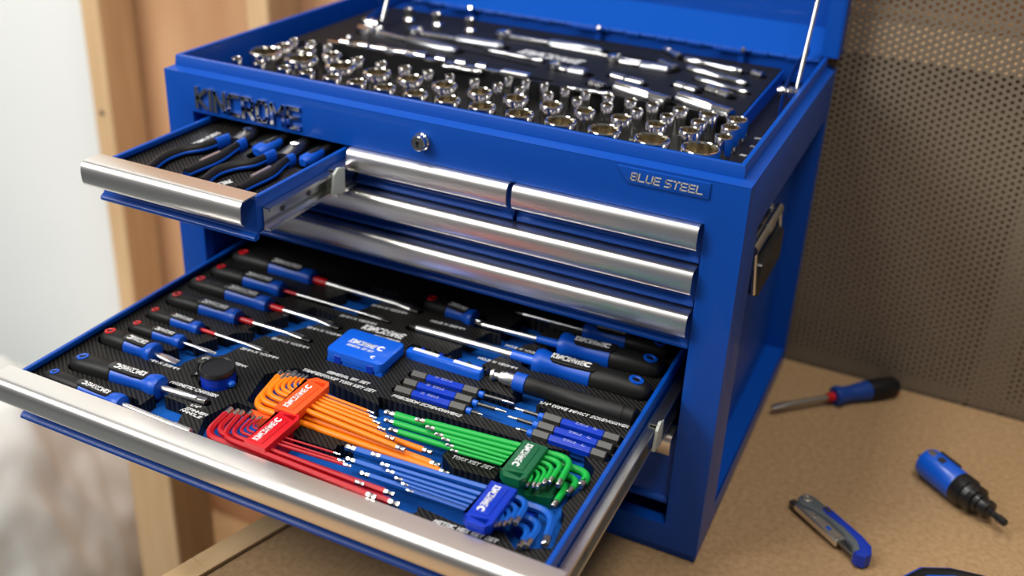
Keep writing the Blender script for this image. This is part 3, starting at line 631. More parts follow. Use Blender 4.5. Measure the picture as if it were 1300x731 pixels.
tray = thing('drawer_foam', 'black carbon-pattern foam inlay with blue pockets filling the wide open drawer', 'foam tray', (0, -0.09, 0.1735))
wobj('foam_top', foam_mesh(-0.2895, 0.2895, -0.2985, 0.112, ZF, 0.199, cuts, keeps, 0.0019), FOAM, tray, 30)
b = bm_new(); add_box(b, -0.2898, 0.2898, -0.2988, 0.1125, 0.1735, 0.1992); wobj('foam_base', b, EVA, tray)
ZL = ZF + 0.0001
for s, a, b_, h, bo in (
    ('BIT HOLDER DRIVER', (-0.1318, -0.2947, 0.2140), (-0.0734, -0.2965, 0.2140), .0042, .012),
    ('MAGNETIC CHARGER', (-0.1563, -0.2374, 0.2140), (-0.0978, -0.2351, 0.2140), .0042, .012),
    ('6MM X 38MM', (-0.2087, -0.2160, 0.2140), (-0.1646, -0.2154, 0.2140), .0036, .012),
    ('3MM X 75MM', (-0.1427, -0.1789, 0.2140), (-0.1071, -0.1781, 0.2140), .0036, .012),
    ('3MM X 100MM', (-0.1356, -0.1516, 0.2140), (-0.0889, -0.1488, 0.2140), .0036, .012),
    ('5MM X 100MM', (-0.1201, -0.1187, 0.2140), (-0.0728, -0.1162, 0.2140), .0036, .012),
    ('6MM X 100MM', (-0.1004, -0.0805, 0.2140), (-0.0548, -0.0780, 0.2140), .0036, .012),
    ('3MM X 150MM', (-0.0833, -0.0405, 0.2140), (-0.0361, -0.0380, 0.2140), .0036, .012),
    ('8MM X 150MM', (-0.0649, -0.0026, 0.2140), (-0.0188, 0.0005, 0.2140), .0036, .012),
    ('NO.2 X 38MM', (0.0128, -0.0001, 0.2140), (0.0562, 0.0024, 0.2140), .0036, .012),
    ('NO.2 X 100MM', (0.1104, -0.0055, 0.2140), (0.1547, -0.0047, 0.2140), .0036, .012),
    ('NO.3 X 150MM', (0.0957, -0.0433, 0.2140), (0.1420, -0.0421, 0.2140), .0036, .012),
    ('NO.1 X 75MM', (0.1272, 0.0269, 0.2140), (0.1691, 0.0275, 0.2140), .0036, .012),
    ('1/4" DRIVE IMPACT SCREWDRIVER', (0.1879, -0.0875, 0.2140), (0.2823, -0.0837, 0.2140), .0044, .012),
    ('PRECISION SCREWDRIVERS', (0.0522, -0.1487, 0.2140), (0.1304, -0.1468, 0.2140), .0040, .012),
    ('GENERAL BIT SET', (-0.0294, -0.1449, 0.2140), (0.0216, -0.1431, 0.2140), .0040, .012),
    ('TAMPERPROOF TORX KEY SET', (-0.0540, -0.1536, 0.2140), (0.0341, -0.1524, 0.2140), .0044, .012),
    ('TORX KEY SET', (0.1522, -0.2066, 0.2140), (0.1937, -0.2048, 0.2140), .0044, .012),
    ('METRIC HEX KEY SET', (0.1798, -0.2911, 0.2140), (0.2394, -0.2881, 0.2140), .0044, .012),
    ('1/4"', (-0.1123, -0.2586, 0.2140), (-0.1001, -0.2579, 0.2140), .0036, .012),
    ('SPINNER', (-0.1127, -0.2648, 0.2140), (-0.0855, -0.2647, 0.2140), .0036, .012),
    ('HANDLE', (-0.1148, -0.2690, 0.2140), (-0.0882, -0.2706, 0.2140), .0036, .012),
    ('TOOLS & EQUIPMENT', (-0.0271, -0.0604, 0.2140), (0.0063, -0.0586, 0.2140), .0045, .02)):
    lettering(tray, s, a, b_, h * 1.05, ZL, bold=0.055)
lettering(tray, 'KINCROME', (-0.0470, -0.0521, 0.2140), (0.0058, -0.0494, 0.2140), .0105, ZL, bold=0.05, shear=0.2)

# ------------------------------------------------------------------ screwdrivers
RINGC = {'blue': BLUE_P, 'red': RED_P}
def driver(d, z=None):
    A = Vector(d['butt']); G = Vector(d['grip']); T = Vector(d['tip']); r = d['r']; rs = d['rs']
    A.z = G.z = T.z = ZF + r * 0.18
    ax = T - A; L = ax.length; hl = (G - A).length; rz = math.atan2(ax.y, ax.x)
    base = A.copy(); base.z -= r
    t = thing('screwdriver', d['lab'], 'screwdriver', base, rz, 'screwdrivers in the wide drawer')
    def X(b, name, m, parent=t, ang=40):
        bmesh.ops.translate(b, vec=(0, 0, r) if parent is t else (0, 0, r), verts=b.verts); return obj(name, b, m, parent, ang)
    b = bm_new()
    loft(b, [(0, .35 * r, .25 * r), (.012 * hl, .62 * r, .5 * r), (.05 * hl, .86 * r, .74 * r), (.14 * hl, .99 * r, .90 * r), (.30 * hl, r, .99 * r), (.46 * hl, .98 * r, .96 * r), (.485 * hl, .92 * r, .90 * r), (.50 * hl, .80 * r, .80 * r)], 24)
    grip = X(b, 'grip', RUBBER)
    b = bm_new()
    # blue overmould with a waist, flaring to a collar in front
    fl = 1.10 if d.get('neck') else 1.0
    loft(b, [(.485 * hl, .70 * r, .70 * r), (.49 * hl, .97 * r, .93 * r), (.60 * hl, .90 * r, .88 * r), (.72 * hl, .80 * r, .80 * r), (.82 * hl, .80 * r, .80 * r), (.90 * hl, fl * .95 * r, fl * r * .93), (.945 * hl, fl * r, fl * r * .97), (.985 * hl, fl * .92 * r, fl * r * .88), (1.0 * hl, .62 * r, .62 * r)], 24)
    X(b, 'collar', BLUE_P)
    b = bm_new()
    loft(b, [(.44 * hl, .30 * r, .08 * r, .90 * r), (.47 * hl, .62 * r, .20 * r, .82 * r), (.60 * hl, .60 * r, .22 * r, .74 * r), (.72 * hl, .56 * r, .22 * r, .67 * r), (.82 * hl, .52 * r, .20 * r, .70 * r), (.85 * hl, .40 * r, .12 * r, .80 * r)], 12, e=5)
    pn = X(b, 'label_panel', PLAST_K)
    # white maker's print on the panel, reading from the butt or from the tip
    w = .33 * hl; h = .66 * r
    zt = .93 * r
    bt = text_bm('KINCROME', w * .84, h, 0.0002, 0.03, 0, 1); spanner_c(bt, w * .94, h / 2, h * .52, 0, 0.0002)
    flip = ax.x > 0
    sl = math.atan2(-.10 * r, .35 * hl)
    if flip: Mx = Matrix.Translation((.50 * hl + w, h / 2, zt + .06 * r)) @ Matrix.Rotation(PI, 4, 'Z') @ Matrix.Rotation(0.0, 4, 'Y')
    else: Mx = Matrix.Translation((.845 * hl, h / 2, zt + .06 * r)) @ Matrix.Rotation(PI, 4, 'Z')
    place(bt, Mx); X(bt, 'printed_name', WHITE, pn)
    b = bm_new()
    k = 22; rr = .50 * r; rr2 = .30 * r
    tl = Matrix.Translation((.115 * hl + .1 * r, 0, .74 * r)) @ Matrix.Rotation(math.radians(-8), 4, 'Y')
    pr = [(rr * .52, -.25 * r), (rr * .52, .14 * r), (rr * .66, .20 * r), (rr, .17 * r), (rr * 1.04, -.1 * r)]
    tb_ = bmesh.new(); rings(tb_, [[(q * 1.15 * math.cos(2 * PI * i / k), q * math.sin(2 * PI * i / k), zz) for i in range(k)] for q, zz in pr], cap=False)
    tb_.faces.new([tb_.verts.new((rr * .55 * 1.15 * math.cos(2 * PI * i / k), rr * .55 * math.sin(2 * PI * i / k), .03 * r)) for i in range(k)])
    bmesh.ops.recalc_face_normals(tb_, faces=tb_.faces); merge(b, tb_, tl)
    X(b, 'hanging_ring', RINGC[d['ring']])
    b = bm_new(); kind = d['tip_kind']; sl_ = 0.0
    x0 = hl * .97
    if d['sleeve']:
        sl_ = 0.022 if d['sleeve'] == 'red' else 0.030
        c = bm_new(); lathe(c, [(x0, rs * 1.35), (x0 + sl_, rs * 1.25)], 14); X(c, 'shaft_sleeve', RED_P if d['sleeve'] == 'red' else BLUE_BOX)
    if kind == 'holder': lathe(b, [(x0, rs), (L - .022, rs), (L - .0215, rs * 1.2), (L - .001, rs * 1.2), (L, rs * .8)], 16)
    elif kind == 'square':
        lathe(b, [(x0, rs), (L - .012, rs), (L - .010, rs * .75)], 16); add_box(b, L - .012, L, -.0031, .0031, -.0031, .0031, .0006)
    elif kind == 'cross': lathe(b, [(x0, rs), (L - .012, rs), (L - .004, rs * .62), (L, rs * .2)], 14)
    else:
        lathe(b, [(x0, rs), (L - .030, rs)], 14)
        loft(b, [(L - .030, rs, rs), (L - .014, rs * 1.55, rs * .75), (L - .004, rs * 1.35, rs * .32), (L, rs * 1.2, rs * .18)], 14, e=3)
    sh = X(b, 'shaft', STEEL)
    if kind in ('cross', 'flat') and L - x0 > .05:
        c = bm_new(); loft(c, [(L - .009, rs * (1.50 if kind == 'flat' else .95), rs * (.62 if kind == 'flat' else .95)), (L - .0035, rs * (1.40 if kind == 'flat' else .66), rs * (.36 if kind == 'flat' else .66)), (L + .0003, rs * (1.25 if kind == 'flat' else .25), rs * (.22 if kind == 'flat' else .25))], 12, e=3); X(c, 'blade_tip', STEEL_DK, sh)
    return t
for d in DRV: driver(d)

# impact driver: knurled black barrel, blue band, steel nose
A, T = Vector((0.2839, -0.0718, 0.2220)), Vector((0.1391, -0.0714, 0.2220)); ax = T - A; L = ax.length
t = thing('impact_driver', 'black barrel-shaped impact driver with blue band and steel nose, front right of the big screwdrivers', 'impact driver', (A.x, A.y, 0.2105), math.atan2(ax.y, ax.x))
def rpart(name, prof, m, par, n=26, e=None, zc=0.0098):
    b = bm_new(); lathe(b, prof, n); bmesh.ops.translate(b, vec=(0, 0, zc), verts=b.verts); return obj(name, b, m, par, 30)
rpart('barrel', [(0, .0078), (.001, .0090), (.010, .0094), (.0105, .0090), (.0115, .0090), (.012, .0097), (.055, .0097), (.056, .0093), (.100, .0093), (.101, .0098), (.116, .0098), (.117, .0085)], RUBBER, t)
rpart('band', [(.1168, .0088), (.1172, .0101), (.130, .0101), (.1305, .0085)], BLUE_P, t)
rpart('nose', [(.130, .0066), (.1315, .0072), (.142, .0072), (.1425, .0062), (.147, .0058), (.148, .0036), (.1535, .0036), (.154, .0058), (.157, .0058), (.1575, .0045)], STEEL, t)

# bit box
Q = [(-0.0445, -0.1225), (0.0240, -0.1225), (0.0212, -0.0745), (-0.0425, -0.0745)]
t = thing('bit_box', 'closed blue plastic bit box lying mid-drawer', 'plastic box', (-0.010, -0.0985, 0.1995))
b = bm_new(); prism(b, [(-.0440, -.122), (.0237, -.122), (.0210, -.0748), (-.0422, -.0748)], .1995, .2165, bev=.0006); wobj('box_base', b, BLUE_BOX, t)
b = bm_new(); prism(b, rrect(-.0452, .0245, -.1230, -.0735, .006, 5), .2170, .2272, bev=.0022); bl = wobj('box_lid', b, BLUE_BOX, t)
for x in (-.030, .010): box_part('latch_rib', (x - .004, x + .004, -.1236, -.1228, .2125, .2225), BLUE_DK, t, .0003)
bt = text_bm('KINCROME', .0330, .0078, .0003, .05, .2, 1); spanner_c(bt, .0385, .0046, .0046)
place(bt, Matrix.Translation((-.0315, -.1000, .2272))); wobj('printed_name', bt, WHITE, bl)
lettering(bl, 'GENERAL BIT SET', (-.0300, -.1065), (.0035, -.1065), .0035, .2272, 'printed_line'); 
b = bm_new(); spanner_c(b, .0080, -.1135, .0026, .2272); wobj('printed_emblem', b, WHITE, bl)

# bit rail with dark bits behind it
a_, c_ = Vector((0.0276, -0.0744, 0.2220)), Vector((0.1173, -0.0752, 0.2220)); ln = (c_ - a_).length; an = math.atan2((c_ - a_).y, (c_ - a_).x)
t = thing('bit_rail', 'clear blue bit rail with two white labels behind the precision drivers', 'bit rail', (a_.x, a_.y, .2000), an)
b = bm_new(); add_box(b, 0, ln, -.0055, .0055, 0, .0235, .0022, 2); obj('rail_body', b, BLUE_BOX, t)
for x0, x1, nm in ((.006, .037, 'white_label'), (.055, .088, 'white_label')):
    b = bm_new(); add_box(b, x0, x1, -.0004, .0044, .0233, .0239, .0002); obj(nm, b, WHITE, t)
b = bm_new(); add_box(b, .008, ln - .010, -.0040, -.0028, .0233, .0237, .0001); obj('painted_edge_highlight', b, BLUE_KEY, t)  # highlight along the rail's edge, put in as a thin coloured strip
for k in range(8):
    b = bm_new(); cyl(b, (.012 + k * .0112, .0062, .006), (.012 + k * .0112, .0125, .006), .0030, 6); bmesh.ops.translate(b, vec=(0, 0, .012), verts=b.verts)
    bit = obj('driver_bit', b, STEEL_DK if k % 2 else BLUE_DK, None); bit.location = Vector((a_.x, a_.y, .200)); bit.rotation_euler = (0, 0, an)
    tag(bit, '%s driver bit clipped behind the clear blue rail, %s from the left' % (('dark steel', 'blue')[0 if k % 2 else 1], ('first', 'second', 'third', 'fourth', 'fifth', 'sixth', 'seventh', 'eighth')[k]), 'bit', 'driver bits in the blue rail')

# magnetiser ("charger"): knurled blue drum with a black cap and loop
c0 = Vector((-0.1162, -0.2100, 0.2310))
t = thing('magnetiser_drum', 'round magnetic charger with black cap and knurled blue body beside the spinner handle', 'magnetiser', (c0.x, c0.y, .200))
b = bm_new(); n = 48
rings(b, [[((rr_ + (0.0007 if (i + k) % 2 else 0)) * math.cos(2 * PI * i / n), (rr_ + (0.0007 if (i + k) % 2 else 0)) * math.sin(2 * PI * i / n), z) for i in range(n)] for k, (rr_, z) in enumerate([(.0160, 0)] + [(.0170, .003 + .0025 * q) for q in range(10)] + [(.0160, .0262)])])
obj('drum', b, BLUE_DK, t, 20)
b = bm_new(); lathe(b, [(.0258, .0165), (.0260, .0182), (.0305, .0182), (.0313, .0176), (.0315, .0164), (.0303, .0156), (.0300, .0001)], 40, AXZ); obj('cap', b, PLAST_K, t, 40)
b = bm_new(); add_box(b, .014, .0225, -.006, .001, .014, .021, .002); obj('side_lug', b, BLUE_BOX, t)
b = bm_new(); sweep(b, [(-.014, .006, .027), (-.020, .007, .029), (-.0265, .003, .027), (-.028, -.002, .017), (-.0265, -.006, .015)], [(.005, .0016)] * 5, 10, up=(-0.4, 0, 1)); obj('belt_loop', b, PLAST_K, t)
b = bm_new(); sweep(b, [(-.0145, .0085, .0292), (-.020, .0095, .0307), (-.0255, .0065, .0290)], [(.0024, .0006)] * 3, 8); obj('loop_trim', b, STEEL, t)
# ------------------------------------------------------------------ precision screwdrivers (two facing trios)
def precision(cap, bod0, bod1, col1, tip, lab, blade):
    """cap: end of the cap; bod0-bod1 clear blue body; col1: end of the collar; tip: end of the blade (or None)"""
    A = Vector(cap); E_ = Vector(col1); ax = E_ - A; L = ax.length
    f = lambda p: (Vector(p) - A).dot(ax.normalized())
    t = thing('precision_screwdriver', lab, 'screwdriver', (A.x, A.y, .2020), math.atan2(ax.y, ax.x), 'precision screwdrivers')
    zc = .0125 - .0005; R = .0058
    def hexa(name, x0, x1, r, m, par=t, n=6, bev=.0006):
        b = bm_new(); lathe(b, [(x0, r * .86), (x0 + .0008, r), (x1 - .0008, r), (x1, r * .86)], n, Matrix.Translation((0, 0, zc)) @ Matrix.Rotation(math.radians(30), 4, 'X')); return obj(name, b, m, par, 25)
    hexa('end_cap', 0, f(bod0) - .0012, R * 1.04, CLIP_K)
    b_ = hexa('body', f(bod0) - .001, f(bod1) + .001, R, BLUE_CL)
    hexa('collar', f(bod1) + .001, f(col1), R * 1.08, CLIP_K)
    hexa('clear_neck', f(col1), f(col1) + .006, R * .62, BLUE_BOX, n=10)
    b0, b1 = f(bod0), f(bod1); w = (b1 - b0)
    flip = ax.x < 0
    for s, q0, q1 in (('KINCROME', .38, .68), ('PH0', .2, .3)) if flip is False else (('KINCROME', .38, .68), ('SL1', .14, .24)):
        bt = text_bm(s, w * (q1 - q0), .0026, .0002, .05, 0, 1)
        if flip: place(bt, Matrix.Translation((b0 + w * q1, .0013, zc + R * .88)) @ Matrix.Rotation(PI, 4, 'Z'))
        else: place(bt, Matrix.Translation((b0 + w * q0, -.0013, zc + R * .88)))
        obj('printed_name', bt, WHITE, b_)
    x0 = f(col1) + .006; xe = f(tip)
    b = bm_new(); lathe(b, [(x0, .0021), (x0 + blade[0] * (xe - x0), .0023)], 10, Matrix.Translation((0, 0, zc))); obj('blade_sleeve', b, PLAST_K, t)
    b = bm_new(); lathe(b, [(x0 + blade[0] * (xe - x0), .0014), (xe - .002, .0014), (xe, .0007)], 10, Matrix.Translation((0, 0, zc))); obj('blade', b, STEEL, t)
zp = .2165
RL = [[(0.0510, -0.1043, 0.2165), (0.0694, -0.1034, 0.2165), (0.1096, -0.1025, 0.2165), (0.1272, -0.1016, 0.2165), (0.1663, -0.1052, 0.2165), 'rear'],
      [(0.0514, -0.1209, 0.2165), (0.0681, -0.1207, 0.2165), (0.1095, -0.1194, 0.2165), (0.1286, -0.1183, 0.2165), (0.1659, -0.1207, 0.2165), 'middle'],
      [(0.0503, -0.1363, 0.2165), (0.0706, -0.1346, 0.2165), (0.1112, -0.1342, 0.2165), (0.1294, -0.1333, 0.2165), (0.1473, -0.1340, 0.2165), 'front']]
RR = [[(0.2815, -0.1067, 0.2165), (0.2643, -0.1061, 0.2165), (0.2223, -0.1060, 0.2165), (0.2023, -0.1066, 0.2165), (0.1702, -0.1061, 0.2165), 'rear'],
      [(0.2802, -0.1227, 0.2165), (0.2639, -0.1219, 0.2165), (0.2217, -0.1224, 0.2165), (0.2033, -0.1224, 0.2165), (0.1698, -0.1216, 0.2165), 'middle'],
      [(0.2791, -0.1368, 0.2165), (0.2631, -0.1361, 0.2165), (0.2220, -0.1365, 0.2165), (0.2038, -0.1366, 0.2165), (0.1854, -0.1366, 0.2165), 'front']]
for q in RL: precision(q[0], q[1], q[2], q[3], q[4], q[5] + ' driver of the left-hand trio of clear blue precision screwdrivers', (.62,))
for q in RR: precision(q[0], q[1], q[2], q[3], q[4], q[5] + ' driver of the right-hand trio of clear blue precision screwdrivers', (.62,))

# ------------------------------------------------------------------ key sets
def key(setname, tip, corner, short, r, m, n, z, lab, cat, group, ball=True):
    T = Vector((tip[0], tip[1], z)); C = Vector((corner[0], corner[1], z)); S = Vector((short[0], short[1], z + .002))
    d1 = (C - T).normalized(); d2 = (S - C).normalized()
    fr = min(3.2 * r + .0045, (S - C).length * .8)
    arc = []
    for k in range(7):
        u = k / 6; arc.append((C - d1 * fr) * (1 - u) ** 2 + C * 2 * u * (1 - u) + (C + d2 * fr) * u ** 2)
    ml = .0055 + r * 1.5; ms = min(.0035 + r * 1.6, (S - C).length * .4)
    base = Vector((C.x, C.y, z - r))
    t = thing(setname, lab, cat, base, 0, group)
    inv = Matrix.Translation(-base)
    b = bm_new(); sweep(b, [T - d1 * -ml] + arc + [S - d2 * ms], r, n, phase=PI / n if n == 6 else 0, M=inv); obj('coated_shaft', b, m, t, 25 if n == 6 else 50)
    b = bm_new(); q = r * .86
    if ball: sweep(b, [T + d1 * (ml + .001), T + d1 * ml * .62, T + d1 * ml * .50, T + d1 * ml * .22, T + d1 * ml * .04, T], [q, q, q * .66, q, q * .9, q * .45], n, phase=PI / n if n == 6 else 0, M=inv)
    else: sweep(b, [T + d1 * (ml + .001), T + d1 * ml * .1, T], [q, q, q * .8], n, M=inv)
    obj('long_tip', b, CHROME_T, t, 25)
    b = bm_new(); sweep(b, [S - d2 * (ms + .0005), S - d2 * .0005, S], [q, q, q * .85], n, phase=PI / n if n == 6 else 0, M=inv); obj('short_tip', b, CHROME_T, t, 25)
ORD = ['largest', 'second largest', 'third largest', 'fourth largest', 'fifth largest', 'fourth smallest', 'third smallest', 'second smallest', 'smallest']
def keyset(name, col, m, n, rows, cat, group):
    k9 = len(rows)
    names = ORD if k9 == 9 else ORD[:4] + ORD[5:] if k9 == 8 else ORD
    for i, (tip, cor, sh, r, z) in enumerate(rows):
        key(name, tip, cor, sh, r, m, n, z, '%s %s in the %s holder' % (names[i], group[1], col), cat, group[0], ball=True)
zu, zl = .2245, .2150
zo = .2245
keyset('star_key', 'orange', ORG_KEY, 12, [
    ((0.1632, -0.2300, 0.2160), (-0.0571, -0.2298, 0.2160), (-0.0670, -0.1696, 0.2180), .0034, .2150),
    ((0.1506, -0.2247, 0.2170), (-0.0604, -0.2194, 0.2170), (-0.0591, -0.1668, 0.2180), .0034, .2160),
    ((0.1348, -0.2112, 0.2170), (-0.0616, -0.2091, 0.2170), (-0.0535, -0.1637, 0.2180), .0030, .2160),
    ((0.1163, -0.2292, 0.2245), (-0.0501, -0.2183, 0.2245), (-0.0509, -0.1853, 0.2245), .0028, .2245),
    ((0.0992, -0.2200, 0.2245), (-0.0482, -0.2095, 0.2245), (-0.0470, -0.1814, 0.2245), .0025, .2245),
    ((0.0848, -0.2117, 0.2245), (-0.0445, -0.2042, 0.2245), (-0.0437, -0.1779, 0.2245), .0022, .2245),
    ((0.0748, -0.2055, 0.2245), (-0.0407, -0.1990, 0.2245), (-0.0395, -0.1756, 0.2245), .0019, .2245),
    ((0.0674, -0.1999, 0.2245), (-0.0361, -0.1948, 0.2245), (-0.0352, -0.1749, 0.2245), .0017, .2245),
    ((0.0609, -0.1941, 0.2245), (-0.0330, -0.1899, 0.2245), (-0.0309, -0.1741, 0.2245), .0015, .2245)], 'key', ('orange tamperproof keys', 'orange key'))
keyset('hex_key', 'red', RED_KEY, 6, [
    ((0.1461, -0.2883, 0.2170), (-0.0655, -0.2912, 0.2170), (-0.0688, -0.2472, 0.2190), .0037, .2165),
    ((0.1350, -0.2788, 0.2170), (-0.0605, -0.2815, 0.2170), (-0.0614, -0.2459, 0.2180), .0032, .2165),
    ((0.1273, -0.2963, 0.2235), (-0.0437, -0.2920, 0.2235), (-0.0497, -0.2528, 0.2235), .0029, .2235),
    ((0.1091, -0.2872, 0.2235), (-0.0391, -0.2854, 0.2235), (-0.0425, -0.2488, 0.2235), .0023, .2235),
    ((0.0853, -0.2713, 0.2235), (-0.0351, -0.2790, 0.2235), (-0.0351, -0.2535, 0.2235), .0016, .2235),
    ((0.0765, -0.2685, 0.2235), (-0.0324, -0.2733, 0.2235), (-0.0304, -0.2523, 0.2235), .0012, .2235),
    ((0.0674, -0.2618, 0.2235), (-0.0296, -0.2676, 0.2235), (-0.0286, -0.2499, 0.2235), .0010, .2235)], 'key', ('red hex keys', 'red key'))
keyset('star_key', 'green', GRN_KEY, 12, [
    ((0.0625, -0.1772, 0.2160), (0.2773, -0.1684, 0.2160), (0.2742, -0.1918, 0.2190), .0040, .2160),
    ((0.0690, -0.1884, 0.2160), (0.2707, -0.1808, 0.2160), (0.2679, -0.2061, 0.2190), .0033, .2160),
    ((0.0803, -0.1990, 0.2160), (0.2634, -0.1910, 0.2160), (0.2639, -0.2286, 0.2200), .0031, .2160),
    ((0.1004, -0.1831, 0.2245), (0.2569, -0.1674, 0.2245), (0.2604, -0.2106, 0.2245), .0031, .2245),
    ((0.1150, -0.1887, 0.2245), (0.2510, -0.1758, 0.2245), (0.2520, -0.2104, 0.2245), .0026, .2245),
    ((0.1279, -0.1943, 0.2245), (0.2459, -0.1838, 0.2245), (0.2480, -0.2150, 0.2245), .0023, .2245),
    ((0.1371, -0.1975, 0.2245), (0.2425, -0.1920, 0.2245), (0.2451, -0.2214, 0.2245), .0020, .2245),
    ((0.1446, -0.2036, 0.2245), (0.2388, -0.1978, 0.2245), (0.2413, -0.2222, 0.2245), .0018, .2245),
    ((0.1524, -0.2088, 0.2245), (0.2341, -0.2028, 0.2245), (0.2366, -0.2236, 0.2245), .0016, .2245)], 'key', ('green star keys', 'green key'))
keyset('hex_key', 'blue', BLUE_KEY, 6, [
    ((0.0598, -0.2422, 0.2165), (0.2681, -0.2343, 0.2165), (0.2770, -0.2753, 0.2190), .0040, .2165),
    ((0.0696, -0.2568, 0.2165), (0.2639, -0.2500, 0.2165), (0.2640, -0.2843, 0.2190), .0034, .2165),
    ((0.0920, -0.2677, 0.2165), (0.2584, -0.2607, 0.2165), (0.2593, -0.2879, 0.2190), .0030, .2165),
    ((0.0916, -0.2487, 0.2245), (0.2458, -0.2387, 0.2245), (0.2481, -0.2723, 0.2245), .0030, .2245),
    ((0.1067, -0.2566, 0.2245), (0.2416, -0.2490, 0.2245), (0.2429, -0.2751, 0.2245), .0025, .2245),
    ((0.1160, -0.2623, 0.2245), (0.2378, -0.2567, 0.2245), (0.2403, -0.2797, 0.2245), .0020, .2245),
    ((0.1277, -0.2670, 0.2245), (0.2348, -0.2629, 0.2245), (0.2366, -0.2817, 0.2245), .0017, .2245),
    ((0.1366, -0.2707, 0.2245), (0.2328, -0.2695, 0.2245), (0.2347, -0.2838, 0.2245), .0014, .2245),
    ((0.1450, -0.2763, 0.2245), (0.2306, -0.2740, 0.2245), (0.2318, -0.2853, 0.2245), .0011, .2245)], 'key', ('blue hex keys', 'blue key'))

def holder(x0, x1, y0, y1, zt, m, lab, top, ang=0.0, emb_top=True, extra=None):
    """key holder: long block across the keys, raised logo plate, triangular eye at one end"""
    t = thing('key_holder', lab, 'key holder', ((x0 + x1) / 2, (y0 + y1) / 2, .2000), ang)
    w = (x1 - x0); l = (y1 - y0); z1 = zt - .2000
    s = 1 if top else -1       # end that carries the eye: +y or -y
    b = bm_new()
    out = [(-w / 2, -l / 2), (w / 2, -l / 2), (w / 2, l / 2), (-w / 2, l / 2)]
    e0 = s * l / 2
    loop = [(-w / 2, -e0), (w / 2, -e0), (w / 2, e0 - s * .003), (w / 2 - .004, e0 + s * .003), (-w / 2 + .006, e0 + s * .0035), (-w / 2, e0 - s * .002)]
    if s < 0: loop = loop[::-1]
    eye = [(w / 2 - .004, e0 - s * .0075), (-w / 2 + .004, e0 - s * .0040), (w / 2 - .005, e0 - s * .0010)]
    prism(b, loop, z1 - .0085, z1, [eye], bev=.0012)
    obj('holder_block', b, m, t, 30)
    b = bm_new(); add_box(b, -w / 2 + .003, w / 2 - .003, -l / 2 + .008 if s > 0 else -l / 2 + .009, l / 2 - .009 if s > 0 else l / 2 - .008, 0, z1 - .0085, .0005); obj('holder_foot', b, m, t)
    b = bm_new(); ya, yb = sorted((-e0 + s * .0035, e0 - s * .010))
    prism(b, rrect(-w / 2 + .0020, w / 2 - .0065, ya, yb, .002), z1, z1 + .0007, bev=.0003); lp = obj('logo_plate', b, m, t, 30)
    # lettering along the block: reads towards the emblem
    ln = (yb - ya) - .004; h = .0064
    bt = text_bm('KINCROME', ln * .80, h, .0003, .03, 0, 1); spanner_c(bt, ln * .92, h / 2, h * .55)
    if top: Mx = Matrix.Translation((w / 2 - .0125, ya + .002, z1 + .0007)) @ Matrix.Rotation(PI / 2, 4, 'Z')
    else: Mx = Matrix.Translation((-w / 2 + .0062, yb - .002, z1 + .0007)) @ Matrix.Rotation(-PI / 2, 4, 'Z')
    place(bt, Mx); obj('printed_name', bt, WHITE, lp)
    return t
zt = .2315
holder(-0.0230, 0.0020, -0.2400, -0.1815, zt, ORG_H, 'orange plastic key holder gripping the orange keys', True)
holder(-0.0155, 0.0085, -0.2885 - .006, -0.2885 + .050 - .001, .2305, RED_H, 'red plastic key holder gripping the red hex keys near the pull handle', True)
holder(0.2085, 0.2335, -0.2225, -0.1700, zt, GRN_H, 'dark green plastic key holder gripping the green star keys', False)
holder(0.2080, 0.2335, -0.2905, -0.2370, zt, BLUE_DK, 'deep blue plastic key holder gripping the blue hex keys', False)
# lower carriers for the large keys
def carrier(pts, z0, z1, m, lab):
    b = bm_new(); prism(b, pts, z0, z1, bev=.0012); o = obj('key_carrier', b, m); tag(o, lab, 'key holder'); return o
carrier([(0.2270, -0.2028, 0.2120), (0.2476, -0.1712, 0.2120), (0.2647, -0.1822, 0.2120), (0.2556, -0.2116, 0.2120), (0.2323, -0.2195, 0.2120)], .1995, .2120, GRN_H, 'low dark green carrier under the largest green keys')
carrier([(0.2422, -0.2570, 0.2120), (0.2410, -0.2267, 0.2120), (0.2513, -0.2293, 0.2120), (0.2521, -0.2638, 0.2120)], .1995, .2120, BLUE_DK, 'low deep blue carrier under the largest blue keys')
carrier([(-0.0450, -0.2072, 0.2120), (-0.0596, -0.2307, 0.2120), (-0.0444, -0.2403, 0.2120), (-0.0230, -0.2314, 0.2120)], .1995, .2120, ORG_H, 'low orange carrier under the largest orange keys')

# ================================================================== TOP COMPARTMENT
tr = thing('socket_foam', 'black foam floor of the top compartment holding upright sockets', 'foam tray', (0, 0.23, .4108))
b = bm_new(); add_box(b, -.3135, .3135, .0165, .4455, .4108, .4270, .001); wobj('foam_floor', b, FOAM, tr)
for s, a, b_ in (('32', (0.3041, 0.1497, 0.4270), (0.3119, 0.1491, 0.4270)), ('14', (0.3072, 0.1823, 0.4270), (0.3145, 0.1811, 0.4270)), ('13/16"', (0.3058, 0.2105, 0.4270), (0.3170, 0.2116, 0.4270)), ('26', (0.1824, 0.1309, 0.4270), (0.1908, 0.1303, 0.4270)), ('24', (0.1246, 0.1306, 0.4270), (0.1326, 0.1296, 0.4270)), ('16', (0.2684, 0.1992, 0.4270), (0.2759, 0.1979, 0.4270))):
    lettering(tr, s, a, b_, .0045, .4271, bold=.03)
rt = thing('raised_foam', 'raised black foam tray with a blue right side carrying ratchets and extension bars', 'foam tray', (0, .32, .4272))
SPEC_TOP = .4500
pockets = []
CH_ITEMS = []
def pk(a, b, r): pockets.append(caps(a, b, r))

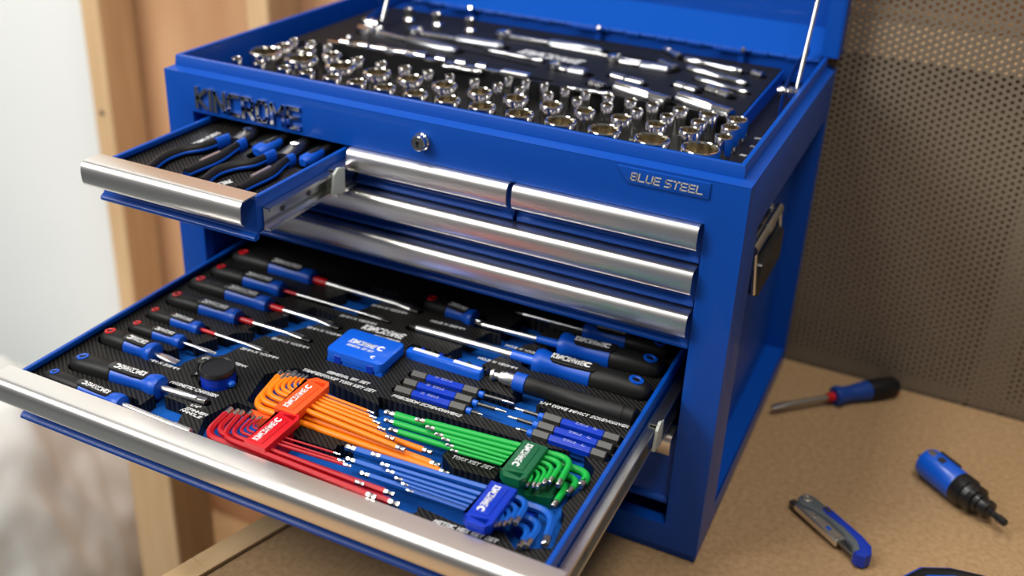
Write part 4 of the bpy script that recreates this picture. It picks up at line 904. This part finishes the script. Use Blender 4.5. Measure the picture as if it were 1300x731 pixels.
# sockets: (x, y) of the mouth and outer width seen, each row front to back
def socket(x, y, rad, deep, lab, group, cat='socket', ztop=.455, n12=12):
    t = thing('socket', lab, cat, (x, y, .4272), 0, group)
    H = ztop - .4272; b = bm_new(); n = 24
    R = lambda r, z, k=0.0: [(r * math.cos(2 * PI * i / n), r * math.sin(2 * PI * i / n), z) for i in range(n)]
    star = lambda r, z: [((r if i % 2 else r * .85) * math.cos(2 * PI * i / n), (r if i % 2 else r * .85) * math.sin(2 * PI * i / n), z) for i in range(n)]
    lowr = rad * .95
    rings(b, [R(lowr, 0), R(lowr, H * .20), R(rad, H * .28), R(rad, H - rad * .10), R(rad * .96, H - rad * .03), R(rad * .89, H), R(rad * .86, H - rad * .05)], cap=False)
    b.faces.new([b.verts.new(p) for p in R(lowr, 0)][::-1]) if False else None
    bmesh.ops.recalc_face_normals(b, faces=b.faces)
    for f in b.faces: pass
    obj('shell', b, CHROME, t, 30)
    b = bm_new(); dz = min(H * .8, max(.010, rad))
    rings(b, [star(rad * .88, H - rad * .03), star(rad * .85, H - rad * .10), star(rad * .85, H - dz)], cap=False)
    b.faces.new([b.verts.new(p) for p in star(rad * .85, H - dz)])
    bmesh.ops.recalc_face_normals(b, faces=b.faces)
    bmesh.ops.reverse_faces(b, faces=b.faces)
    obj('mouth', b, CHROME_DK, t, 15)
    return t
NTH = ['rightmost', 'second from the right', 'third from the right', 'fourth from the right', 'fifth from the right', 'sixth from the right', 'seventh from the right', 'eighth from the right', 'ninth from the right', 'tenth from the right', 'eleventh from the right', 'twelfth from the right', 'thirteenth from the right', 'fourteenth from the right', 'fifteenth from the right', 'leftmost']
ROWS = [('front row', .077, [(0.2796, 0.0863, 0.0204), (0.2281, 0.0826, 0.0191), (0.1758, 0.0798, 0.0178), (0.1261, 0.0794, 0.0173), (0.0779, 0.0794, 0.0159), (0.0325, 0.0782, 0.0153), (-0.0109, 0.0759, 0.0146), (-0.0516, 0.0747, 0.0135), (-0.0929, 0.0752, 0.0128), (-0.1304, 0.0753, 0.0116), (-0.1648, 0.0732, 0.0108), (-0.2006, 0.0743, 0.0096), (-0.2344, 0.0730, 0.0083), (-0.2706, 0.0734, 0.0075), (-0.3050, 0.0744, 0.0066)]),
        ('second row', .1225, [(0.2916, 0.1294, 0.0097), (0.2549, 0.1265, 0.0118), (0.2178, 0.1231, 0.0115), (0.1781, 0.1222, 0.0117), (0.1358, 0.1209, 0.0118), (0.0955, 0.1226, 0.0133), (0.0518, 0.1228, 0.0144), (0.0065, 0.1226, 0.0146), (-0.0398, 0.1255, 0.0148), (-0.0857, 0.1207, 0.0155), (-0.1320, 0.1182, 0.0170), (-0.1836, 0.1177, 0.0187), (-0.2416, 0.1216, 0.0205), (-0.2966, 0.1222, 0.0213)]),
        ('third row', .156, [(0.2901, 0.1626, 0.0104), (0.2552, 0.1611, 0.0088), (0.2195, 0.1595, 0.0080), (0.1844, 0.1572, 0.0073), (0.1492, 0.1552, 0.0073), (0.1132, 0.1542, 0.0061), (0.0772, 0.1546, 0.0066), (0.0412, 0.1560, 0.0063), (0.0129, 0.1485, 0.0063), (-0.0181, 0.1484, 0.0063), (-0.0508, 0.1534, 0.0060), (-0.0806, 0.1520, 0.0070), (-0.1129, 0.1496, 0.0084), (-0.1466, 0.1557, 0.0076), (-0.1809, 0.1570, 0.0086), (-0.2194, 0.1556, 0.0126), (-0.2577, 0.1563, 0.0118), (-0.2939, 0.1544, 0.0119)]),
        ('fourth row', .1855, [(0.2899, 0.1867, 0.0118), (0.2575, 0.1874, 0.0107), (0.2256, 0.1833, 0.0090), (0.1934, 0.1847, 0.0078), (0.1671, 0.1822, 0.0074), (0.1399, 0.1822, 0.0071), (0.1125, 0.1843, 0.0062), (0.0862, 0.1851, 0.0063), (0.0596, 0.1842, 0.0054), (0.0357, 0.1834, 0.0055), (0.0125, 0.1834, 0.0055), (-0.2459, 0.1837, 0.0065), (-0.2725, 0.1855, 0.0070), (-0.2990, 0.1883, 0.0066)])]
for rn, yy, L_ in ROWS:
    for i, (x, y, rad) in enumerate(L_):
        nm = NTH[i] if i < len(NTH) - 1 and i < len(L_) - 1 else ('leftmost' if i == len(L_) - 1 else 'sixteenth from the right' if i == 15 else 'seventeenth from the right')
        if i == 0: nm = 'rightmost'
        sz = 'large' if rad > .015 else 'medium' if rad > .0095 else 'small'
        socket(x, yy, rad, False, '%s chrome socket standing upright, %s in the %s' % (sz, nm, rn), 'sockets standing in the ' + rn)

# tools lying on the raised foam
def lay(name, lab, cat, a, b, prof, m=SATIN2, z=.4510, n=16, parts=(), group=None):
    """lathed tool from a to b; prof in fractions of its length with radii in metres"""
    A, B = Vector((a[0], a[1], z)), Vector((b[0], b[1], z)); ax = B - A; L = ax.length; rm = max(r for _, r in prof)
    t = thing(name, lab, cat, (A.x, A.y, z - rm), math.atan2(ax.y, ax.x), group)
    bb = bm_new(); lathe(bb, [(x * L, r) for x, r in prof], n); bmesh.ops.translate(bb, vec=(0, 0, rm), verts=bb.verts); obj('shank', bb, m, t, 30)
    for nm, pr, mm in parts:
        bb = bm_new(); lathe(bb, [(x * L, r) for x, r in pr], n); bmesh.ops.translate(bb, vec=(0, 0, rm), verts=bb.verts); obj(nm, bb, mm, t, 30)
    pk(a, b, rm + .0012); return t
def ratchet(lab, a, b, hr, m=SATIN2, z=.4505, sq=True):
    A, B = Vector((a[0], a[1], z)), Vector((b[0], b[1], z)); ax = B - A; L = ax.length
    t = thing('ratchet', lab, 'ratchet', (A.x, A.y, z - .006), math.atan2(ax.y, ax.x), 'ratchets on the raised foam')
    bb = bm_new(); prism(bb, [(hr * math.cos(2 * PI * k / 28), hr * .86 * math.sin(2 * PI * k / 28)) for k in range(28)], 0, .013, bev=.002); obj('head', bb, m, t, 30)
    bb = bm_new(); lathe(bb, [(.0125, hr * .62), (.0140, hr * .60), (.0143, hr * .2)], 20, AXZ); obj('cap_plate', bb, CHROME, t, 30)
    bb = bm_new(); add_box(bb, hr * .3, hr * 1.0, -.0016, .0016, .013, .0165, .001); obj('reversing_lever', bb, CHROME, t)
    bb = bm_new(); loft(bb, [(hr * .75, hr * .46, .0045), (L * .25, .0055, .0045), (L * .48, .005, .0045)], 14); bmesh.ops.translate(bb, vec=(0, 0, .006), verts=bb.verts); obj('neck', bb, m, t, 30)
    bb = bm_new(); loft(bb, [(L * .46, .006, .0055), (L * .5, .0085, .0070), (L * .72, .0090, .0072), (L * .96, .0085, .007), (L, .005, .004)], 16); bmesh.ops.translate(bb, vec=(0, 0, .006), verts=bb.verts); obj('grip', bb, SATIN, t, 30)
    pk(a, b, .0098); pk(a, a, hr + .001); return t
kn = [(0, .0048), (.02, .0056), (.22, .0056), (.24, .0046), (.80, .0046), (.82, .0056), (.98, .0056), (1, .0044)]
lay('extension_bar', 'chrome extension bar with knurled ends lying in front of the big ratchet', 'extension bar', (-0.2271, 0.2135, 0.4550), (-0.1192, 0.2227, 0.4550), kn)
b = bm_new(); bmesh.ops.create_uvsphere(b, u_segments=14, v_segments=10, radius=.0042); o = obj('detent_ball', b, CHROME); pz = (-0.2372, 0.2216, 0.4580); o.location = pz; tag(o, 'small chrome ball adaptor left of the knurled extension bar', 'adaptor')
# the long socket rail: six clips along a flat bar
a_, c_ = Vector((-0.262, .2075, .4505)), Vector((0.028, .2075, .4505))
t = thing('socket_rail', 'long flat chrome bar with bright clips along the front edge of the raised foam', 'socket rail', (a_.x, a_.y, .4502), 0)
bb = bm_new(); add_box(bb, 0, .290, -.0035, .0035, 0, .004, .0008); obj('bar', bb, CHROME, t)
for k in range(8):
    bb = bm_new(); cyl(bb, (.022 + k * .0285, 0, .0052), (.0345 + k * .0285, 0, .0052), .0046, 14); obj('clip', bb, CHROME, t)
bb = bm_new(); add_box(bb, .255, .292, -.006, .006, .0005, .0065, .0012); obj('end_plate', bb, STEEL, t)
ratchet('large chrome ratchet with round head at the back left of the raised foam', (-0.2471, 0.2886, 0.4550), (-0.0989, 0.2632, 0.4550), .0195)
ratchet('medium ratchet behind the large one', (-0.1913, 0.3167, 0.4550), (-0.0577, 0.3188, 0.4550), .0120)
ratchet('ratchet lying behind the printed name', (-0.0828, 0.3707, 0.4550), (0.0618, 0.3713, 0.4550), .0115)
ratchet('small ratchet in the back right part of the raised foam', (0.0898, 0.3404, 0.4550), (0.1671, 0.3363, 0.4550), .0100)
ratchet('small flex-head ratchet near the middle of the raised foam', (0.0381, 0.2677, 0.4550), (0.0819, 0.2639, 0.4550), .0085)
for i, (px_, lab) in enumerate((((-0.2356, 0.3726, 0.4550), 'leftmost chrome adaptor standing at the back of the raised foam'), ((-0.1887, 0.3718, 0.4550), 'middle chrome adaptor standing at the back of the raised foam'), ((-0.1354, 0.3709, 0.4550), 'rightmost chrome adaptor standing at the back of the raised foam'))):
    t = thing('socket_adaptor', lab, 'adaptor', (px_[0], px_[1], .4400), 0, 'standing chrome adaptors')
    bb = bm_new(); lathe(bb, [(0, .0085), (.012, .0085), (.015, .006), (.018, .0058), (.021, .0075), (.028, .0078), (.030, .006)], 16, AXZ); obj('body', bb, CHROME, t, 30)
    bb = bm_new(); lathe(bb, [(.0302, .0045), (.0305, .0001)], 12, AXZ); obj('drive_end', bb, CHROME_DK, t)
deep = [(0, .0085), (.02, .0095), (.60, .0095), (.64, .0082), (.70, .0082), (.74, .0088), (.98, .0088), (1, .0075)]
for a, b_, s, lab in (((0.1328, 0.2318, 0.4550), (0.2040, 0.2069, 0.4550), 1.0, 'deep spark plug socket lying left of its twin'), ((0.2096, 0.2311, 0.4550), (0.2791, 0.2023, 0.4550), 1.0, 'deep spark plug socket lying at the front right corner of the raised foam')):
    lay('deep_socket', lab, 'socket', a, b_, [(x, r * s) for x, r in deep])
for a, b_, r, lab in (((0.1675, 0.3966, 0.4550), (0.2465, 0.3803, 0.4550), .0052, 'thickest and hindmost extension bar at the right of the raised foam'), ((0.1820, 0.3586, 0.4550), (0.2642, 0.3323, 0.4550), .0045, 'middle extension bar at the right of the raised foam'), ((0.2044, 0.3204, 0.4550), (0.2745, 0.2978, 0.4550), .0036, 'front thin extension bar at the right of the raised foam'), ((0.2594, 0.3848, 0.4550), (0.2740, 0.3780, 0.4550), .0052, 'short drive adaptor behind the right-hand extension bars'), ((0.0838, 0.1963, 0.4550), (0.1385, 0.2029, 0.4550), .0030, 'thin dark extension bar behind the small sockets'), ((-0.0682, 0.2931, 0.4550), (0.0141, 0.2856, 0.4550), .0030, 'narrow bar left of the printed name'), ((-0.0828, 0.1959, 0.4550), (-0.0295, 0.1986, 0.4550), .0032, 'slim bar behind the long socket rail'), ((0.1318, 0.4279, 0.4550), (0.1599, 0.4005, 0.4550), .0065, 'rounded adaptor beside the thickest extension bar'), ((0.1439, 0.3633, 0.4550), (0.1718, 0.3477, 0.4550), .0056, 'bright stub bar below the rounded adaptor')):
    lay('extension_bar', lab, 'extension bar', a, b_, [(0, r * .8), (.03, r), (.30, r), (.32, r * .86), (.78, r * .86), (.80, r * 1.05), (.97, r * 1.05), (1, r * .8)])
for a, b_, r, lab in (((0.1905, 0.2805, 0.4550), (0.2208, 0.2704, 0.4550), .0060, 'short universal joint left of the stepped adaptor'), ((0.2279, 0.2860, 0.4550), (0.2605, 0.2709, 0.4550), .0070, 'stepped chrome adaptor behind the right spark plug socket'), ((0.1100, 0.2744, 0.4550), (0.1568, 0.2623, 0.4550), .0055, 'universal joint with bright knuckle in the middle right'), ((0.1006, 0.2295, 0.4550), (0.1192, 0.2229, 0.4550), .0062, 'short bright coupler left of the spark plug sockets'), ((-0.0081, 0.3620, 0.4550), (0.1611, 0.3490, 0.4550), .0026, 'long thin rod running along the back of the raised foam')):
    lay('universal_joint' if r > .004 else 'breaker_bar', lab, 'adaptor' if r > .004 else 'bar', a, b_, [(0, r * .7), (.05, r), (.42, r), (.46, r * .6), (.54, r * .6), (.58, r), (.95, r), (1, r * .7)])
for a, b_ in (((-0.1484, 0.3106, 0.4550), (-0.0821, 0.3023, 0.4550)), ((-0.1044, 0.2779, 0.4550), (0.0144, 0.2603, 0.4550)), ((-0.0338, 0.3940, 0.4550), (0.1433, 0.3717, 0.4550)), ((-0.0068, 0.2135, 0.4550), (0.0554, 0.2152, 0.4550))): pk(a, b_, .0035)
bmf = foam_mesh(-.3130, .2875, .2030, .4300, SPEC_TOP, .4440, pockets, [], .0025)
wobj('foam_top', bmf, FOAMK, rt, 30)
b = bm_new(); add_box(b, -.3133, .2878, .2027, .4303, .4272, .4442); wobj('foam_base', b, FOAMK, rt)
b = bm_new(); add_box(b, .2879, .2905, .2027, .4303, .4272, .4490, .0006); e_ = wobj('edge_strip', b, BLUE_P, rt); e_['label'] = 'blue side strip'  # thin blue slab on the right side face only, the base is black
lettering(rt, 'KINCROME', (-0.0331, 0.3063, 0.4500), (0.0579, 0.3012, 0.4500), .020, SPEC_TOP + .0001, bold=.05, shear=.2)

# ================================================================== SMALL DRAWER
st = thing('plier_foam', 'black carbon-pattern foam inlay in the small open drawer', 'foam tray', (-.1935, .02, .3662))
pc = []
PL = []
def pliers(lab, hs, jaw, z, wid=.0085, wedge=None):
    """hs: two handle paths (lists of xy), meeting at the pivot; jaw: xy of the nose"""
    p0 = hs[0][-1]; base = Vector((p0[0], p0[1], z - .008))
    t = thing('pliers', lab, 'pliers', base, 0, 'pliers in the small drawer')
    inv = Matrix.Translation(-base)
    for path in hs:
        pts = [Vector((x, y, z)) for x, y in path]
        fine = []
        for i in range(len(pts) - 1):
            for k in range(4):
                u = k / 4; fine.append(pts[i].lerp(pts[i + 1], u))
        fine.append(pts[-1])
        for _ in range(3): fine = [fine[0]] + [(fine[i - 1] + fine[i] * 2 + fine[i + 1]) / 4 for i in range(1, len(fine) - 1)] + [fine[-1]]
        n = len(fine)
        rad = [(wid * (.55 + .45 * math.sin(PI * min(1, (i + .6) / n * 1.1))), .0065) for i in range(n)]
        bb = bm_new(); sweep(bb, fine, [(a * .82, b * 1.12) for a, b in rad], 16, M=inv); h = obj('handle', bb, RUBBER, t, 50)
        bb = bm_new(); sweep(bb, fine, [(a * .93, b * .55) for a, b in rad], 16, M=inv); obj('handle_edging', bb, BLUE_P, h, 50)
        k = int(n * .86); bb = bm_new(); sweep(bb, fine[k:], [(a * 1.06, b * 1.22) for a, b in rad[k:]], 16, M=inv); obj('handle_guard', bb, BLUE_P, h, 50)
        for q in range(len(path) - 1): pc.append(caps(path[q], path[q + 1], wid + .001))
    jv = Vector((jaw[0], jaw[1], z)); pv = Vector((p0[0], p0[1], z)); q0 = Vector((hs[1][-1][0], hs[1][-1][1], z)); mid = (pv + q0) / 2
    bb = bm_new(); sweep(bb, [mid, mid.lerp(jv, .25), mid.lerp(jv, .5), jv], [(.009, .005), (.011, .006), (.009, .0055), (.003, .004)], 12, M=inv); obj('jaws', bb, STEEL_DK, t, 40)
    bb = bm_new(); cyl(bb, mid.lerp(jv, .3) + Vector((0, 0, .004)), mid.lerp(jv, .3) + Vector((0, 0, .0075)), .005, 16); place(bb, inv); obj('pivot', bb, CHROME, t)
    pc.append(caps((mid.x, mid.y), jaw, .012))
zs = .3985
pliers('leftmost black and blue pliers in the small drawer', [[(-0.2377, -0.1521, 0.4000)[:2], (-0.2509, -0.1180, 0.4000)[:2], (-0.2485, -0.0890, 0.4000)[:2], (-0.2346, -0.0747, 0.4000)[:2], (-0.2292, -0.0363, 0.4000)[:2]], [(-0.2000, -0.1392, 0.4000)[:2], (-0.2007, -0.1192, 0.4000)[:2], (-0.1988, -0.0915, 0.4000)[:2], (-0.2040, -0.0643, 0.4000)[:2], (-0.2065, -0.0370, 0.4000)[:2]]], (-0.2312, 0.0451, 0.4000)[:2], zs, .0078)
pliers('right-hand black and blue pliers in the small drawer', [[(-0.1683, -0.1496, 0.4000)[:2], (-0.1783, -0.1209, 0.4000)[:2], (-0.1717, -0.0963, 0.4000)[:2], (-0.1578, -0.0825, 0.4000)[:2], (-0.1564, -0.0490, 0.4000)[:2]], [(-0.1253, -0.1474, 0.4000)[:2], (-0.1268, -0.1269, 0.4000)[:2], (-0.1248, -0.0960, 0.4000)[:2], (-0.1325, -0.0697, 0.4000)[:2], (-0.1321, -0.0479, 0.4000)[:2]]], (-0.1603, 0.0406, 0.4000)[:2], zs, .0078)
def stub(lab, a, b, r):
    A, B = Vector((a[0], a[1], zs)), Vector((b[0], b[1], zs)); ax = B - A; L = ax.length
    t = thing('pliers', lab, 'pliers', (A.x, A.y, zs - .0075), math.atan2(ax.y, ax.x), 'pliers in the small drawer')
    bb = bm_new(); loft(bb, [(0, r * .5, .004), (.006, r, .0068), (L * .6, r * .9, .007), (L, r * .7, .006)], 16); bmesh.ops.translate(bb, vec=(0, 0, .0075), verts=bb.verts); h = obj('handle', bb, BLUE_P, t, 50)
    bb = bm_new(); loft(bb, [(.010, r * .5, .0035), (.014, r * .66, .0056), (L * .6, r * .62, .0062), (L, r * .5, .005)], 16); bmesh.ops.translate(bb, vec=(0, 0, .0092), verts=bb.verts); obj('handle_inlay', bb, RUBBER, h, 50)
    bb = bm_new(); add_box(bb, L, L + .045, -r * .5, r * .5, .003, .011, .002); obj('jaws', bb, STEEL_DK, t)
    pc.append(caps(a, (b[0], b[1] + .04), r + .001))
stub('pliers with short blue grip lying behind the middle of the small drawer', (-0.1781, -0.0512, 0.4000), (-0.1802, -0.0118, 0.4000), .0105)
stub('small cutters with blue grip at the right side of the small drawer', (-0.1181, -0.0502, 0.4000), (-0.1200, -0.0154, 0.4000), .0085)
for a, b_, i in (((-0.2023, -0.1136, 0.4000), (-0.2019, -0.0839, 0.4000), 0), ((-0.1300, -0.1203, 0.4000), (-0.1301, -0.0904, 0.4000), 1)):
    A = Vector((a[0], a[1], zs + .0062)); B = Vector((b_[0], b_[1], zs + .0062)); par = [o for o in bpy.data.objects if o.name.startswith('pliers') and o.get('label', '').startswith(('leftmost', 'right-hand')[i])][0]
    bb = bm_new(); sweep(bb, [A, B], [(.0026, .0022)] * 2, 10); wobj('steel_inlay', bb, STEEL, par)
wobj('foam_top', foam_mesh(-.2890, -.0980, -.1480, .190, .3950, .3860, pc, [], .0022), FOAM, st, 30)
b = bm_new(); add_box(b, -.2892, -.0978, -.1482, .1902, .3662, .3862); wobj('foam_base', b, FOAMK, st)
lettering(st, 'LOCKING PLIERS', (-0.2556, -0.0664, 0.3950), (-0.2567, -0.0159, 0.3950), .006, .3951, bold=.02, shear=0)
lettering(st, 'KINCROME', (-0.1576, -0.1437, 0.3950), (-0.1508, -0.1226, 0.3950), .0085, .3951, bold=.04, shear=.2)

# ================================================================== TOOLS ON THE BENCH
# screwdriver
A, T = Vector((0.5084, 0.4682, 0.0160)), Vector((0.3610, 0.3291, 0.0060)); G = Vector((0.4283, 0.3992, 0.0160))
ax = Vector((T.x - A.x, T.y - A.y, 0)); L = ax.length; hl = Vector((G.x - A.x, G.y - A.y, 0)).length
t = thing('screwdriver', 'black and blue screwdriver lying on the bench by the perforated sheet', 'screwdriver', (A.x, A.y, 0), math.atan2(ax.y, ax.x))
def bpart(name, secs, m, par=None, n=22, e=2.3, tilt=True):
    b = bm_new(); loft(b, secs, n, e=e); 
    Mx = Matrix.Translation((0, 0, .0148)) @ Matrix.Rotation(math.radians(.5), 4, 'Y')
    place(b, Mx); return obj(name, b, m, par or t, 40)
R = .0148
bpart('grip', [(0, .3 * R, .3 * R), (.003, .7 * R, .7 * R), (.010, .92 * R, .92 * R), (.030, R * .98, R * .98), (hl * .42, R * .96, R * .96), (hl * .5, R * .88, R * .88)], RUBBER)
bpart('collar', [(hl * .46, R * .90, R * .90), (hl * .5, R * .92, R * .92), (hl * .72, R * .74, R * .74), (hl * .85, R * .74, R * .74), (hl * .93, R * .92, R * .92), (hl * .985, R * .86, R * .86), (hl, R * .5, R * .5)], mat('dull_blue_plastic', (.002, .045, .26), .45))
bpart('red_band', [(hl * .995, R * .42, R * .42), (hl + .009, R * .40, R * .40), (hl + .010, R * .3, R * .3)], RED_P)
bpart('hanging_ring', [(.002, R * .60, R * .2, -R * .55), (.006, R * .66, R * .24, -R * .62), (.010, R * .5, R * .2, -R * .62)], RED_P)
bpart('shaft', [(hl, .0036, .0036), (L - .030, .0036, .0036), (L - .014, .0052, .0026), (L - .004, .0044, .0013), (L, .0040, .0007)], STEEL_DK if False else mat('worn_steel', (.42, .40, .37), .35, 1.0), n=14)
# folding utility knife
A, B = Vector((0.4404, 0.1487, 0.0120)), Vector((0.5137, 0.0928, 0.0120)); ax = B - A; L = ax.length; an = math.atan2(ax.y, ax.x)
t = thing('utility_knife', 'folding utility knife with grey body and blue back lying on the bench', 'knife', (A.x, A.y, 0), an)
# local frame: x from pivot end to butt, +y = blue back
o_ = [(-.010, .003), (-.009, .009), (-.003, .0135), (.006, .0150), (.022, .0145), (.050, .0150), (.075, .0150), (.092, .0120), (.1010, .003), (.1015, -.006), (.0955, -.0115), (.0885, -.0105), (.080, -.004), (.060, .0010), (.036, .0010), (.016, -.0035), (.004, -.0095), (-.004, -.0095), (-.009, -.004)]
b = bm_new(); prism(b, o_[::-1], .004, .0185, bev=.003); obj('body', b, KNIFE_G, t, 40)
o2 = [(.018, .0158), (.020, .0065), (.030, .0045), (.055, .0075), (.078, .0050), (.090, -.0025), (.0895, -.0110), (.0960, -.0118), (.1022, -.006), (.1018, .004), (.0925, .0130), (.075, .0160), (.050, .0160)]
b = bm_new(); prism(b, o2[::-1], .0035, .0195, bev=.002); obj('back_grip', b, mat('knife_blue_rubber', (.002, .03, .36), .45), t, 40)
b = bm_new(); add_box(b, -.004, .066, -.0135, .0005, .006, .0150, .0012); obj('blade_carrier', b, STEEL, t)
b = bm_new(); add_box(b, .060, .088, -.0100, .000, .008, .0125, .001); obj('blade_holder', b, STEEL_DK, t)
b = bm_new(); lathe(b, [(.0180, .0062), (.0196, .0062), (.0200, .0050), (.0192, .0044), (.0192, .0001)], 20, Matrix.Translation((-.001, .003, 0)) @ AXZ); obj('pivot_screw', b, STEEL, t, 30)
b = bm_new(); prism(b, rrect(.020, .030, .0082, .0128, .001), .0190, .0204, bev=.0004); obj('lock_button', b, CLIP_K, t)
b = bm_new(); cyl(b, (.024, -.0065, .0148), (.024, -.0065, .0162), .0021, 12); obj('rivet', b, CHROME, t)
b = bm_new(); prism(b, rrect(.043, .049, -.0085, -.0045, .001), .0148, .0158, bev=.0003); obj('blade_button', b, BLUE_P, t)
b = bm_new(); cyl(b, (.064, -.0095, .0145), (.064, -.0095, .0158), .0018, 12); obj('rivet', b, CHROME, t)
b = bm_new(); add_box(b, -.014, .004, -.0125, -.004, .005, .012, .001); obj('pivot_ear', b, STEEL_DK, t)
# stubby quick-change bit driver
A, B = Vector((0.5655, 0.2929, 0.0200)), Vector((0.6567, 0.2172, 0.0100)); ax = Vector((B.x - A.x, B.y - A.y, 0)); L = ax.length
t = thing('rotary_tool', 'stubby blue cylindrical bit driver with black chuck lying on the bench', 'bit driver', (A.x, A.y, 0), math.atan2(ax.y, ax.x))
def q(name, prof, m, par=None, n=28, zc=.0199, ang=30):
    b = bm_new(); lathe(b, prof, n, Matrix.Translation((0, 0, zc)) @ Matrix.Rotation(math.radians(.4), 4, 'Y')); return obj(name, b, m, par or t, ang)
q('housing', [(-.008, .012), (-.006, .0172), (-.003, .0190), (.002, .0195), (.046, .0195), (.048, .0188)], BLUE_BOX)
q('black_collar', [(.047, .0192), (.050, .0198), (.062, .0198), (.063, .0175), (.069, .0165), (.070, .0178), (.076, .0178), (.077, .0150)], PLAST_K)
q('chuck', [(.076, .0135), (.082, .0130), (.083, .0102), (.088, .0098), (.089, .0118), (.094, .0118), (.095, .0070), (.098, .0050)], PLAST_K)
q('bit', [(.095, .0042), (L - .014, .0038), (L - .012, .0050), (L - .002, .0048), (L, .0030)], PLAST_K, n=8)
q('spindle_pin', [(-.018, .0016), (-.006, .0018)], STEEL_DK, n=10)
b = bm_new(); prism(b, rrect(-.001, .009, -.007, .000, .001), .0370, .0408, bev=.0005); obj('switch', b, STEEL, t)
b = bm_new(); prism(b, rrect(.014, .023, -.007, .001, .001), .0365, .0402, bev=.0005); obj('indicator_window', b, CLIP_K, t)
b = bm_new(); prism(b, rrect(.004, .036, .009, .0125, .001), .0330, .0382, bev=.0005); obj('side_slot', b, PLAST_K, t)
# pliers cut by the lower edge of the picture
A, B = Vector((0.5630, 0.0706, 0.0120)), Vector((0.6491, 0.1205, 0.0120)); ax = B - A; L = ax.length
t = thing('pliers', 'black-handled pliers with blue edging lying at the front edge of the bench', 'pliers', (A.x, A.y, 0), math.atan2(ax.y, ax.x))
for s in (1, -1):
    pts = [(0, .0 if s > 0 else -.052, .012), (L * .25, .010 if s > 0 else -.048, .012), (L * .55, .008 if s > 0 else -.034, .012), (L * .85, -.002 if s > 0 else -.022, .012), (L * 1.05, -.008 if s > 0 else -.012, .012)]
    b = bm_new(); sweep(b, pts, [(.006, .007), (.0085, .0085), (.0085, .0085), (.007, .008), (.005, .006)], 14); h = obj('handle', b, RUBBER, t, 50)
    b = bm_new(); sweep(b, [(x, y, z + .002) for x, y, z in pts], [(.0072, .004), (.0096, .0055), (.0096, .0055), (.008, .005), (.006, .004)], 14); obj('handle_edging', b, BLUE_P, h, 50)
b = bm_new(); sweep(b, [(L * 1.0, -.010, .012), (L * 1.2, -.010, .012), (L * 1.35, -.010, .012), (L * 1.6, -.010, .012)], [(.010, .006), (.013, .007), (.010, .0065), (.003, .004)], 14); obj('jaws', b, STEEL_DK, t, 40)
